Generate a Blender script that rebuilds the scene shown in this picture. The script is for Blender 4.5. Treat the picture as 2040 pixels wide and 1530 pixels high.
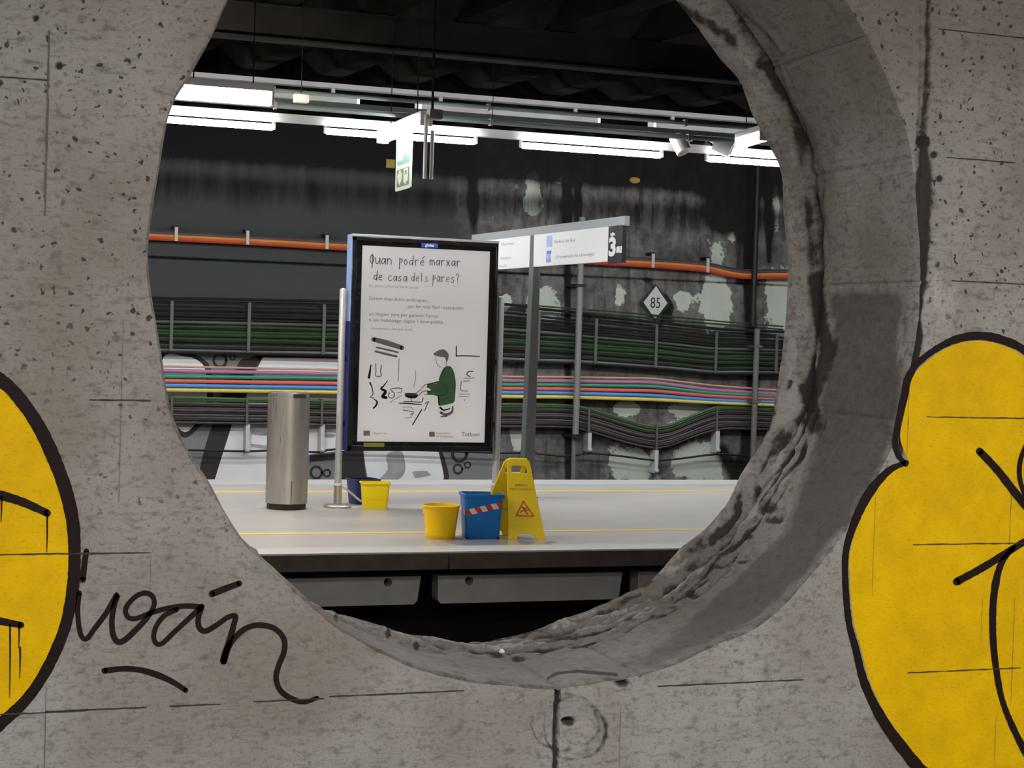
import bpy, bmesh, math, random
import numpy as np
from mathutils import Vector, Matrix
from mathutils.geometry import tessellate_polygon

random.seed(7)
for o in list(bpy.data.objects):
    bpy.data.objects.remove(o)
scene = bpy.context.scene
COL = scene.collection

# ------------------------------------------------------------------ camera
# world: X along the tracks (to the right), Y across the tracks (away), Z up, z=0 = platform level
W, H, F = 2040.0, 1530.0, 3300.0
YAW, PITCH, ROLL = math.radians(19.5), math.radians(1.37), math.radians(1.7)
EYE = Vector((0.0, 0.0, 1.55))
FWD = Vector((math.sin(YAW) * math.cos(PITCH), math.cos(YAW) * math.cos(PITCH), -math.sin(PITCH)))
_r0 = Vector((math.cos(YAW), -math.sin(YAW), 0.0))
_u0 = _r0.cross(FWD)
RGT = _r0 * math.cos(ROLL) + _u0 * math.sin(ROLL)
UPV = _u0 * math.cos(ROLL) - _r0 * math.sin(ROLL)
cam_data = bpy.data.cameras.new('camera')
cam_data.sensor_fit = 'HORIZONTAL'
cam_data.sensor_width = 36.0
cam_data.lens = 36.0 * F / W
cam_data.clip_end = 200.0
cam = bpy.data.objects.new('camera', cam_data)
COL.objects.link(cam)
cam.matrix_world = Matrix(((RGT.x, UPV.x, -FWD.x, EYE.x), (RGT.y, UPV.y, -FWD.y, EYE.y),
                           (RGT.z, UPV.z, -FWD.z, EYE.z), (0, 0, 0, 1)))
scene.camera = cam

# ------------------------------------------------------------------ world, exposure
world = bpy.data.worlds.new('world')
scene.world = world
world.use_nodes = True
world.node_tree.nodes['Background'].inputs[0].default_value = (0.9, 0.95, 1.0, 1)
world.node_tree.nodes['Background'].inputs[1].default_value = 0.006   # faint spill from the rest of the station
scene.view_settings.view_transform = 'Standard'
scene.view_settings.look = 'None'
scene.view_settings.gamma = 1.0
scene.view_settings.exposure = 0.0
scene.view_settings.use_curve_mapping = False
LAMP_FAR, LAMP_WARM, LAMP_NEAR, LAMP_TRACK = 128.0, 115.0, 114.0, 72.0
COOL, WARM = (0.93, 0.97, 1.0), (1.0, 0.93, 0.83)
NEARC = (1.0, 0.965, 0.93)

scene.cycles.max_bounces = 4
scene.cycles.diffuse_bounces = 2
scene.cycles.glossy_bounces = 2
scene.cycles.use_light_tree = False
scene.cycles.transparent_max_bounces = 6

# ------------------------------------------------------------------ measuring helpers
def ray(px, py):
    return FWD * F + RGT * (px - W / 2) - UPV * (py - H / 2)
def at_y(px, py, Y):
    d = ray(px, py)
    return EYE + d * ((Y - EYE.y) / d.y)
def at_z(px, py, z):
    d = ray(px, py)
    return EYE + d * ((z - EYE.z) / d.z)
def at_pl(px, py, P, n):
    d = ray(px, py)
    return EYE + d * ((P - EYE).dot(n) / d.dot(n))
def proj(P):
    v = Vector(P) - EYE
    z = v.dot(FWD)
    return (W / 2 + F * v.dot(RGT) / z, H / 2 - F * v.dot(UPV) / z)
def ppm(P):
    return F / (Vector(P) - EYE).dot(FWD)          # pixels per metre at a point

# ------------------------------------------------------------------ object helpers
ORG = {}
def thing(name, label, cat, loc=(0, 0, 0), group=None):
    o = bpy.data.objects.new(name, None)
    COL.objects.link(o)
    o.empty_display_size = 0.1
    o.location = loc
    ORG[o] = Vector(loc)
    o['label'] = label
    o['category'] = cat
    if group:
        o['group'] = group
    return o
def tag(o, label=None, cat=None, group=None, kind=None):
    if label: o['label'] = label
    if cat: o['category'] = cat
    if group: o['group'] = group
    if kind: o['kind'] = kind
    return o
def link(me, name, mat, parent=None, loc=(0, 0, 0)):
    o = bpy.data.objects.new(name, me)
    COL.objects.link(o)
    if mat is not None and not me.materials:
        me.materials.append(mat)
    if parent is not None:
        o.parent = parent
        ORG[o] = ORG[parent]
    else:
        o.location = loc
        ORG[o] = Vector(loc)
    return o

class MB:
    """collects world-space geometry, built as one mesh object"""
    def __init__(s):
        s.v, s.f = [], []
    def add(s, vs, fs):
        k = len(s.v)
        s.v += [tuple(v) for v in vs]
        s.f += [tuple(i + k for i in f) for f in fs]
        return s
    def box(s, x0, x1, y0, y1, z0, z1):
        vs = [(x, y, z) for z in (z0, z1) for y in (y0, y1) for x in (x0, x1)]
        return s.add(vs, [(0, 2, 3, 1), (4, 5, 7, 6), (0, 1, 5, 4), (2, 6, 7, 3), (0, 4, 6, 2), (1, 3, 7, 5)])
    def hexa(s, pts):            # 8 corners: bottom ring of 4 then top ring of 4
        return s.add(pts, [(3, 2, 1, 0), (4, 5, 6, 7), (0, 1, 5, 4), (1, 2, 6, 5), (2, 3, 7, 6), (3, 0, 4, 7)])
    def obox(s, c, size, R):
        hx, hy, hz = size[0] / 2, size[1] / 2, size[2] / 2
        pts = [Vector(c) + R @ Vector(p) for p in ((-hx, -hy, -hz), (hx, -hy, -hz), (hx, hy, -hz), (-hx, hy, -hz),
                                                  (-hx, -hy, hz), (hx, -hy, hz), (hx, hy, hz), (-hx, hy, hz))]
        return s.hexa(pts)
    def tube(s, pts, r, seg=8, caps=True):
        pts = [Vector(p) for p in pts]
        n = len(pts)
        rs = r if isinstance(r, (list, tuple)) else [r] * n
        vs, fs = [], []
        for i, p in enumerate(pts):
            t = (pts[min(i + 1, n - 1)] - pts[max(i - 1, 0)]).normalized()
            ref = Vector((0, 0, 1)) if abs(t.z) < 0.9 else Vector((0, 1, 0))
            a = t.cross(ref).normalized()
            b = t.cross(a)
            for k in range(seg):
                th = 2 * math.pi * k / seg
                vs.append(p + (a * math.cos(th) + b * math.sin(th)) * rs[i])
        for i in range(n - 1):
            for k in range(seg):
                q = (k + 1) % seg
                fs.append((i * seg + k, i * seg + q, (i + 1) * seg + q, (i + 1) * seg + k))
        if caps:
            fs.append(tuple(range(seg))[::-1])
            fs.append(tuple((n - 1) * seg + k for k in range(seg)))
        return s.add(vs, fs)
    def lathe(s, c, prof, seg=40, R=None, sx=1.0, sy=1.0, caps=True):
        vs, fs = [], []
        for (r, z) in prof:
            for k in range(seg):
                th = 2 * math.pi * k / seg
                p = Vector((r * math.cos(th) * sx, r * math.sin(th) * sy, z))
                if R is not None:
                    p = R @ p
                vs.append(Vector(c) + p)
        n = len(prof)
        for i in range(n - 1):
            for k in range(seg):
                q = (k + 1) % seg
                fs.append((i * seg + k, i * seg + q, (i + 1) * seg + q, (i + 1) * seg + k))
        if caps:
            fs.append(tuple(range(seg))[::-1])
            fs.append(tuple((n - 1) * seg + k for k in range(seg)))
        return s.add(vs, fs)
    def plate(s, poly, off):
        """closed 3-D polygon extruded by the vector off (front face = poly)"""
        poly = [Vector(p) for p in poly]
        n = len(poly)
        tri = tessellate_polygon([poly])
        off = Vector(off)
        vs = poly + [p + off for p in poly]
        fs = [tuple(t) for t in tri] + [tuple(i + n for i in t)[::-1] for t in tri]
        fs += [(i, (i + 1) % n, n + (i + 1) % n, n + i) for i in range(n)]
        return s.add(vs, fs)
    def build(s, name, mat, parent=None, loc=None, smooth=False, bevel=0.0, kind=None, label=None, ang=35):
        L = ORG[parent] if parent is not None else Vector(loc if loc is not None else (0, 0, 0))
        me = bpy.data.meshes.new(name)
        me.from_pydata([tuple(Vector(v) - L) for v in s.v], [], s.f)
        bm = bmesh.new(); bm.from_mesh(me)
        bmesh.ops.recalc_face_normals(bm, faces=bm.faces)
        bm.to_mesh(me); bm.free()
        me.validate()
        if smooth:
            me.polygons.foreach_set('use_smooth', [True] * len(me.polygons))
            me.set_sharp_from_angle(angle=math.radians(ang))
        o = link(me, name, mat, parent, L)
        if bevel:
            m = o.modifiers.new('bevel', 'BEVEL'); m.width = bevel; m.segments = 2; m.limit_method = 'ANGLE'
            me.polygons.foreach_set('use_smooth', [True] * len(me.polygons))
            me.set_sharp_from_angle(angle=math.radians(ang))
        if kind: o['kind'] = kind
        if label: o['label'] = label
        return o

def smooth_path(pts, step=6.0, closed=False):
    """Catmull-Rom through 2-D points, resampled"""
    P = [np.array(p, float) for p in pts]
    n = len(P)
    out = []
    rng = range(n if closed else n - 1)
    for i in rng:
        p1, p2 = P[i], P[(i + 1) % n]
        p0 = P[(i - 1) % n] if (closed or i > 0) else 2 * p1 - p2
        p3 = P[(i + 2) % n] if (closed or i < n - 2) else 2 * p2 - p1
        m = max(1, int(np.linalg.norm(p2 - p1) / step))
        for k in range(m):
            t = k / m
            out.append(0.5 * ((2 * p1) + (-p0 + p2) * t + (2 * p0 - 5 * p1 + 4 * p2 - p3) * t * t +
                              (-p0 + 3 * p1 - 3 * p2 + p3) * t ** 3))
    if not closed:
        out.append(P[-1])
    return out

def stroke(mb, pts, w, place, off, step=6.0, smooth=True, jit=0.0):
    """brush stroke: pts and width in picture units, place(x, y) puts them on a surface, off = thickness vector"""
    path = smooth_path(pts, step) if smooth and len(pts) > 2 else [np.array(p, float) for p in pts]
    n = len(path)
    ws = w if isinstance(w, (list, tuple)) else [w, w]
    Lf, Rt = [], []
    for i, p in enumerate(path):
        t = path[min(i + 1, n - 1)] - path[max(i - 1, 0)]
        t = t / (np.linalg.norm(t) + 1e-9)
        nn = np.array((-t[1], t[0]))
        u = i / max(1, n - 1) * (len(ws) - 1)
        k = min(int(u), len(ws) - 2)
        hw = (ws[k] + (ws[k + 1] - ws[k]) * (u - k)) / 2 * (1 + random.uniform(-jit, jit))
        Lf.append(p + nn * hw); Rt.append(p - nn * hw)
    off = Vector(off)
    vs = [place(*p) for p in Lf] + [place(*p) for p in Rt]
    vs += [v + off for v in vs]
    fs = []
    for i in range(n - 1):
        fs.append((i, i + 1, n + i + 1, n + i))
        fs.append((2 * n + i, 3 * n + i, 3 * n + i + 1, 2 * n + i + 1))
        fs.append((i, 2 * n + i, 2 * n + i + 1, i + 1))
        fs.append((n + i, n + i + 1, 3 * n + i + 1, 3 * n + i))
    mb.add(vs, fs)
    for (p, hw) in ((path[0], ws[0] / 2), (path[-1], ws[-1] / 2)):      # round ends
        ring = [place(p[0] + hw * math.cos(a), p[1] + hw * math.sin(a)) for a in [2 * math.pi * k / 10 for k in range(10)]]
        mb.plate(ring, off)
    return mb

def blob(mb, pts, place, off, smooth=True, step=8.0):
    path = smooth_path(pts, step, closed=True) if smooth else pts
    return mb.plate([place(*p) for p in path], off)
def ringmark(mb, cx, cy, r, w, place, off, sy=1.0):
    pts = [(cx + r * math.cos(a), cy + r * sy * math.sin(a)) for a in [2 * math.pi * k / 20 for k in range(21)]]
    return stroke(mb, pts, w, place, off, smooth=False)

def text_mesh(txt, height, O, U, V, Nf, align='LEFT', extrude=0.0004, squeeze=1.0, shear=0.0, weight=0.0):
    """built-in font, set on the plane through O with axes U (right) and V (up); Nf = offset towards the viewer"""
    cu = bpy.data.curves.new('txt', 'FONT')
    cu.body = txt
    cu.size = height / 0.69
    cu.align_x = align
    cu.shear = shear
    cu.extrude = extrude
    cu.offset = weight
    cu.resolution_u = 3
    ob = bpy.data.objects.new('txt', cu)
    COL.objects.link(ob)
    dg = bpy.context.evaluated_depsgraph_get()
    dg.update()
    me = ob.evaluated_get(dg).to_mesh()
    Nn = Vector(Nf).normalized()
    vs = [Vector(O) + Vector(U) * v.co.x * squeeze + Vector(V) * v.co.y + Vector(Nf) + Nn * v.co.z for v in me.vertices]
    fs = [tuple(p.vertices) for p in me.polygons]
    ob.evaluated_get(dg).to_mesh_clear()
    bpy.data.objects.remove(ob)
    bpy.data.curves.remove(cu)
    return vs, fs

# ------------------------------------------------------------------ numpy noise
def vnoise(P, seed=0):
    P = np.asarray(P, float)
    i = np.floor(P).astype(np.int64)
    f = P - i
    f = f * f * (3 - 2 * f)
    def h(ix, iy, iz):
        a = (ix * 374761393 + iy * 668265263 + iz * 2147483647 + seed * 974711) & 0xffffffff
        a = ((a ^ (a >> 13)) * 1274126177) & 0xffffffff
        a = a ^ (a >> 16)
        return (a & 0xffff) / 65535.0
    r = 0
    for dx in (0, 1):
        wx = f[:, 0] if dx else 1 - f[:, 0]
        for dy in (0, 1):
            wy = f[:, 1] if dy else 1 - f[:, 1]
            for dz in (0, 1):
                wz = f[:, 2] if dz else 1 - f[:, 2]
                r = r + h(i[:, 0] + dx, i[:, 1] + dy, i[:, 2] + dz) * wx * wy * wz
    return r
def fbm(P, oct=4, seed=0):
    r, a, P = 0, 0.5, np.asarray(P, float)
    for k in range(oct):
        r = r + a * vnoise(P * (2 ** k) + 17.3 * k, seed + k)
        a *= 0.5
    return r / (1 - 0.5 ** oct)
def seg_dist(px, py, pts):
    """distance from arrays px,py to a polyline, and parameter 0..1 along it"""
    best = np.full(px.shape, 1e9); par = np.zeros(px.shape)
    n = len(pts) - 1
    for i in range(n):
        ax, ay = pts[i]; bx, by = pts[i + 1]
        dx, dy = bx - ax, by - ay
        t = np.clip(((px - ax) * dx + (py - ay) * dy) / (dx * dx + dy * dy), 0, 1)
        d = np.hypot(px - ax - t * dx, py - ay - t * dy)
        m = d < best
        best = np.where(m, d, best); par = np.where(m, (i + t) / n, par)
    return best, par
def sstep(a, b, x):
    t = np.clip((x - a) / (b - a), 0, 1)
    return t * t * (3 - 2 * t)
def inpoly(px, py, poly):
    c = np.zeros(px.shape, bool)
    n = len(poly)
    for i in range(n):
        x1, y1 = poly[i]; x2, y2 = poly[(i + 1) % n]
        m = ((y1 > py) != (y2 > py))
        with np.errstate(divide='ignore', invalid='ignore'):
            xi = (x2 - x1) * (py - y1) / (y2 - y1 + 1e-12) + x1
        c ^= m & (px < xi)
    return c
def proj_np(P):
    v = P - np.array(EYE)
    z = v @ np.array(FWD)
    return W / 2 + F * (v @ np.array(RGT)) / z, H / 2 - F * (v @ np.array(UPV)) / z

# ------------------------------------------------------------------ materials
def nodes(name):
    m = bpy.data.materials.new(name)
    m.use_nodes = True
    return m, m.node_tree, m.node_tree.nodes['Principled BSDF']
class NT:
    def __init__(s, nt): s.t = nt
    def n(s, typ, **kw):
        nd = s.t.nodes.new(typ)
        for k, v in kw.items():
            if k.startswith('i_'):
                key = k[2:]
                key = int(key) if key.isdigit() else key.replace('_', ' ')
                if hasattr(v, 'links') or isinstance(v, bpy.types.NodeSocket):
                    s.t.links.new(v, nd.inputs[key])
                else:
                    nd.inputs[key].default_value = v
            else:
                setattr(nd, k, v)
        return nd
    def math(s, op, a, b=None, c=None):
        nd = s.t.nodes.new('ShaderNodeMath'); nd.operation = op
        for k, v in enumerate((a, b, c)):
            if v is None: continue
            if isinstance(v, bpy.types.NodeSocket): s.t.links.new(v, nd.inputs[k])
            else: nd.inputs[k].default_value = v
        return nd.outputs[0]
    def mix(s, fac, a, b, blend='MIX'):
        nd = s.t.nodes.new('ShaderNodeMix'); nd.data_type = 'RGBA'; nd.blend_type = blend
        for sock, v in ((nd.inputs['Factor'], fac), (nd.inputs['A'], a), (nd.inputs['B'], b)):
            if isinstance(v, bpy.types.NodeSocket): s.t.links.new(v, sock)
            elif sock.type == 'VALUE': sock.default_value = v
            else: sock.default_value = (*v, 1) if len(v) == 3 else v
        return nd.outputs['Result']
    def ramp(s, fac, stops, interp='LINEAR'):
        nd = s.t.nodes.new('ShaderNodeValToRGB'); nd.color_ramp.interpolation = interp
        while len(nd.color_ramp.elements) < len(stops): nd.color_ramp.elements.new(0.5)
        for e, (p, c) in zip(nd.color_ramp.elements, stops):
            e.position = p
            e.color = (c, c, c, 1) if isinstance(c, (int, float)) else (*c, 1)
        s.t.links.new(fac, nd.inputs[0])
        return nd.outputs[0]
    def noise(s, vec, scale, detail=4.0, rough=0.55, out='Fac', dist=0.0):
        nd = s.n('ShaderNodeTexNoise', i_Scale=scale, i_Detail=detail, i_Roughness=rough, i_Distortion=dist)
        s.t.links.new(vec, nd.inputs['Vector'])
        return nd.outputs[out]
    def coord(s, sx=1, sy=1, sz=1, kind='Object'):
        tc = s.n('ShaderNodeTexCoord')
        mp = s.n('ShaderNodeMapping')
        mp.inputs['Scale'].default_value = (sx, sy, sz)
        s.t.links.new(tc.outputs[kind], mp.inputs['Vector'])
        return mp.outputs['Vector']
    def bump(s, height, strength, dist, prev=None):
        nd = s.n('ShaderNodeBump', i_Strength=strength, i_Distance=dist)
        s.t.links.new(height, nd.inputs['Height'])
        if prev is not None: s.t.links.new(prev, nd.inputs['Normal'])
        return nd.outputs['Normal']

def plain(name, col, rough=0.5, metal=0.0, var=0.12, scale=9.0, bump=0.0, spec=None, coat=0.0):
    m, nt, b = nodes(name)
    T = NT(nt)
    c = T.coord()
    f = T.noise(c, scale, 2.0)
    dark = tuple(max(0, x * (1 - var)) for x in col)
    lite = tuple(min(1, x * (1 + var)) for x in col)
    nt.links.new(T.mix(f, dark, lite), b.inputs['Base Color'])
    r = T.ramp(f, [(0.3, max(0.02, rough - 0.08)), (0.7, min(1, rough + 0.08))])
    nt.links.new(r, b.inputs['Roughness'])
    b.inputs['Metallic'].default_value = metal
    if max(col) < 0.06: b.inputs['Specular IOR Level'].default_value = 0.12 if rough > 0.55 else 0.3
    if coat: b.inputs['Coat Weight'].default_value = coat
    if spec is not None: b.inputs['Specular IOR Level'].default_value = spec
    if bump: nt.links.new(T.bump(T.noise(c, scale * 4, 2.0), 0.4, bump), b.inputs['Normal'])
    return m
def emit(name, col, strength):
    m, nt, b = nodes(name)
    T = NT(nt)
    b.inputs['Emission Color'].default_value = (*col, 1)
    b.inputs['Emission Strength'].default_value = strength
    b.inputs['Base Color'].default_value = (0.8, 0.8, 0.8, 1)
    return m
# ------------------------------------------------------------------ main distances
YW, TW = 7.0, 0.97                       # near wall: front face, thickness
YE0 = at_z(930, 1100, 0).y               # island platform, near edge
YE1 = at_z(960, 956, 0).y                # island platform, far edge
YB = YE1 + 3.6                           # back wall behind the second track
ZCEIL = 4.75
XL, XR = -9.0, 16.0

# ------------------------------------------------------------------ seam marks of the formwork (wall coordinates)
SEAMS_H, SEAMS_V = [], []
for x0, x1, y in ((-90, 95, 153), (178, 300, 797), (-60, 300, 1103), (90, 175, 1415), (172, 292, 1411), (338, 440, 1404),
                  (505, 645, 1394), (655, 925, 1381), (1310, 1600, 1360), (1868, 2060, 68), (1885, 2022, 319),
                  (1895, 2060, 563), (1845, 2060, 832), (1818, 2060, 1083), (1808, 2032, 1335), (0, 170, 1419)):
    a, b_, c_ = at_y(x0, y, YW), at_y(x1, y, YW), at_y((x0 + x1) / 2, y, YW)
    SEAMS_H.append((a.x, b_.x, c_.z, 0.0055))
for x, y0, y1, w_ in ((94, 60, 430, 0.011), (90, 1360, 1560, 0.004), (1740, 985, 1185, 0.003), (1808, 770, 930, 0.004),
                      (2012, 985, 1085, 0.004), (1955, 1190, 1280, 0.003), (2017, 1190, 1400, 0.003),
                      (1981, 1425, 1560, 0.003), (241, 640, 1000, 0.003), (1234, 1410, 1560, 0.003), (300, 1105, 1160, 0.003)):
    a, b_, c_ = at_y(x, y1, YW), at_y(x, y0, YW), at_y(x, (y0 + y1) / 2, YW)
    SEAMS_V.append((c_.x, a.z, b_.z, w_))

def concrete_wall():
    m, nt, b = nodes('concrete_wall')
    T = NT(nt)
    c = T.coord()
    big = T.noise(c, 1.1, 2.0, 0.65)
    grain = T.noise(T.coord(1.3, 1, 6.0), 7.0, 3.0, 0.75)         # board grain, stretched along X
    fine = T.noise(c, 48.0, 2.0, 0.75)
    col = T.mix(T.ramp(big, [(0.36, 0.0), (0.64, 1.0)]), (0.225, 0.203, 0.183), (0.325, 0.310, 0.297))
    col = T.mix(T.ramp(grain, [(0.30, 0.55), (0.47, 0.0)]), col, (0.12, 0.108, 0.10))
    col = T.mix(T.ramp(fine, [(0.28, 0.6), (0.45, 0.0)]), col, (0.09, 0.08, 0.073))
    blot = T.noise(T.coord(1, 1, 1.8), 13.0, 2.0, 0.7)
    col = T.mix(T.ramp(blot, [(0.30, 0.65), (0.46, 0.0)]), col, (0.11, 0.098, 0.088))
    # air holes
    tot = None
    wc = T.n('ShaderNodeVectorMath', operation='MULTIPLY_ADD')
    nz = T.n('ShaderNodeTexNoise', i_Scale=45.0, i_Detail=0.0)
    nt.links.new(c, nz.inputs['Vector'])
    nt.links.new(nz.outputs['Color'], wc.inputs[0]); wc.inputs[1].default_value = (0.026, 0.02, 0.026); nt.links.new(c, wc.inputs[2])
    for sc, th, keep in ((13.0, 0.17, 0.55), (44.0, 0.31, 0.5)):
        v = T.n('ShaderNodeTexVoronoi', i_Scale=sc, i_Randomness=1.0)
        nt.links.new(wc.outputs[0], v.inputs['Vector'])
        sx = T.n('ShaderNodeSeparateColor'); nt.links.new(v.outputs['Color'], sx.inputs[0])
        rad = T.math('MULTIPLY', T.math('POWER', sx.outputs[0], 2.2), th * 1.9)
        h = T.ramp(T.math('SUBTRACT', rad, v.outputs['Distance']), [(0.0, 0.0), (0.13, 1.0)])
        h = T.math('MULTIPLY', h, T.math('GREATER_THAN', sx.outputs[1], keep))
        tot = h if tot is None else T.math('MAXIMUM', tot, h)
    # holes thin out towards the foot of the wall
    sp = T.n('ShaderNodeSeparateXYZ'); nt.links.new(c, sp.inputs[0])
    dens = T.ramp(T.math('ADD', T.math('MULTIPLY', sp.outputs['Z'], 0.22), T.math('MULTIPLY', big, 0.8)), [(0.45, 0.2), (0.7, 1.0)])
    at = T.n('ShaderNodeAttribute', attribute_name='stain')
    tot = T.math('MULTIPLY', tot, T.math('MULTIPLY', dens, at.outputs['Alpha']))
    col = T.mix(T.math('MULTIPLY', tot, 0.88), col, (0.028, 0.021, 0.017))
    # dirt, lime and damp carried by the mesh
    sc_ = T.n('ShaderNodeSeparateColor'); nt.links.new(at.outputs['Color'], sc_.inputs[0])
    brk = T.math('SUBTRACT', T.noise(c, 24.0, 3.0, 0.75), 0.5)
    dirt = T.ramp(T.math('ADD', sc_.outputs[0], T.math('MULTIPLY', brk, 1.1)), [(0.3, 0.0), (0.75, 1.0)])
    damp = T.ramp(T.math('ADD', sc_.outputs[2], T.math('MULTIPLY', brk, 0.5)), [(0.15, 0.0), (0.75, 1.0)])
    lime = T.ramp(T.math('ADD', sc_.outputs[1], T.math('MULTIPLY', brk, 1.2)), [(0.45, 0.0), (0.8, 1.0)])
    col = T.mix(T.math('MULTIPLY', damp, 0.78), col, (0.058, 0.049, 0.045))
    col = T.mix(T.math('MULTIPLY', lime, 0.5), col, (0.46, 0.44, 0.43))
    col = T.mix(T.math('MULTIPLY', dirt, 0.93), col, (0.028, 0.02, 0.017))
    nt.links.new(col, b.inputs['Base Color'])
    b.inputs['Roughness'].default_value = 0.86
    b.inputs['Specular IOR Level'].default_value = 0.3
    hgt = T.math('ADD', T.math('MULTIPLY', grain, 0.8), T.math('MULTIPLY', fine, 0.4))
    nt.links.new(T.bump(hgt, 0.6, 0.007), b.inputs['Normal'])
    return m

def wall_paint(name, col, worn=0.25, rough=0.55):
    m, nt, b = nodes(name)
    T = NT(nt)
    c = T.coord()
    mid = T.noise(c, 4.0, 4.0, 0.7)
    dk = tuple(x * 0.72 for x in col)
    cc = T.mix(T.ramp(mid, [(0.4, 0.0), (0.6, 1.0)]), T.mix(0.5, dk, col), col)
    sp = T.noise(T.coord(1.4, 1, 3.0), 26.0, 4.0, 0.75)
    cc = T.mix(T.ramp(sp, [(0.30, worn), (0.46, 0.0)]), cc, tuple(x * 0.4 + 0.01 for x in col))
    nt.links.new(cc, b.inputs['Base Color'])
    nt.links.new(T.bump(sp, 0.35, 0.004), b.inputs['Normal'])
    b.inputs['Specular IOR Level'].default_value = 0.06
    b.inputs['Roughness'].default_value = rough
    return m

M_WALL = concrete_wall()
M_YEL = wall_paint('yellow_paint', (0.74, 0.46, 0.004), 0.45, 0.5)
M_INK = wall_paint('black_spray_paint', (0.018, 0.012, 0.011), 0.3, 0.5)
M_SEAM = plain('dirty_formwork_mark', (0.055, 0.044, 0.038), 0.9, var=0.5, scale=8)

# ------------------------------------------------------------------ wall between the tracks with the round opening
C0 = [(455, 0), (430, 58), (402, 110), (375, 158), (347, 205), (331, 262), (321, 325), (308, 400), (299, 470), (297, 530), (303, 590),
      (314, 650), (324, 705), (332, 760), (346, 828), (378, 900), (418, 962), (455, 1030), (490, 1080), (520, 1108), (562, 1146),
      (612, 1192), (660, 1236), (705, 1266), (765, 1298), (835, 1327), (925, 1350), (1020, 1362), (1090, 1368), (1112, 1368),
      (1180, 1358), (1250, 1346), (1300, 1334), (1348, 1316), (1414, 1285), (1483, 1257), (1534, 1226), (1569, 1192),
      (1606, 1150), (1650, 1098), (1700, 1022), (1745, 945), (1778, 880), (1797, 810), (1808, 740), (1822, 660), (1828, 580),
      (1828, 500), (1821, 400), (1812, 315), (1798, 250), (1768, 168), (1725, 78), (1692, 22), (1672, -8), (1590, -105), (1480, -190),
      (1320, -255), (1150, -290), (980, -295), (820, -268), (680, -215), (570, -148), (500, -72)]
C2 = [(694, 1229), (753, 1246), (812, 1263), (870, 1269), (938, 1281), (1003, 1269), (1071, 1254), (1123, 1233), (1174, 1213),
      (1226, 1192), (1277, 1169), (1312, 1143), (1353, 1096), (1397, 1061), (1432, 1024), (1452, 1000), (1477, 948), (1503, 901),
      (1531, 848), (1541, 807), (1551, 748), (1563, 660), (1570, 544), (1562, 435), (1557, 345), (1532, 290), (1503, 236),
      (1474, 163), (1434, 116), (1383, 47), (1345, -2)]
cw = at_y(1050, 540, YW)
CX, CZ = cw.x, cw.z
NA = 1440
PHI = np.linspace(-math.pi, math.pi, NA, endpoint=False)
def polar(pts):
    a = np.array([math.atan2(p.z - CZ, p.x - CX) for p in pts])
    r = np.array([math.hypot(p.z - CZ, p.x - CX) for p in pts])
    o = np.argsort(a)
    return a[o], r[o]
a0, rr0 = polar([at_y(*p, YW) for p in smooth_path(C0, 8, True)])
R0 = np.interp(PHI, np.r_[a0 - 2 * math.pi, a0, a0 + 2 * math.pi], np.r_[rr0, rr0, rr0])
p2 = [at_y(*p, YW + TW) for p in smooth_path(C2, 8)]
a2 = np.array([math.atan2(p.z - CZ, p.x - CX) for p in p2])
r2 = np.array([math.hypot(p.z - CZ, p.x - CX) for p in p2])
o2 = np.argsort(a2)
a2, r2 = a2[o2], r2[o2]
R2v = np.interp(PHI, a2, r2)
inside = sstep(a2[0] - 0.10, a2[0], PHI) * (1 - sstep(a2[-1], a2[-1] + 0.25, PHI))
R2 = R0 * (1 - inside) + R2v * inside
# the left side of the reveal stays behind the front edge
def angle_of(px, py, Y=YW):
    p = at_y(px, py, Y)
    return math.atan2(p.z - CZ, p.x - CX)
JOINTS = [angle_of(1722, 76), angle_of(1814, 315), angle_of(1815, 562), angle_of(1272, 1338), angle_of(1112, 1368), angle_of(1798, 842)]
ca, sa = np.cos(PHI), np.sin(PHI)

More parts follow.
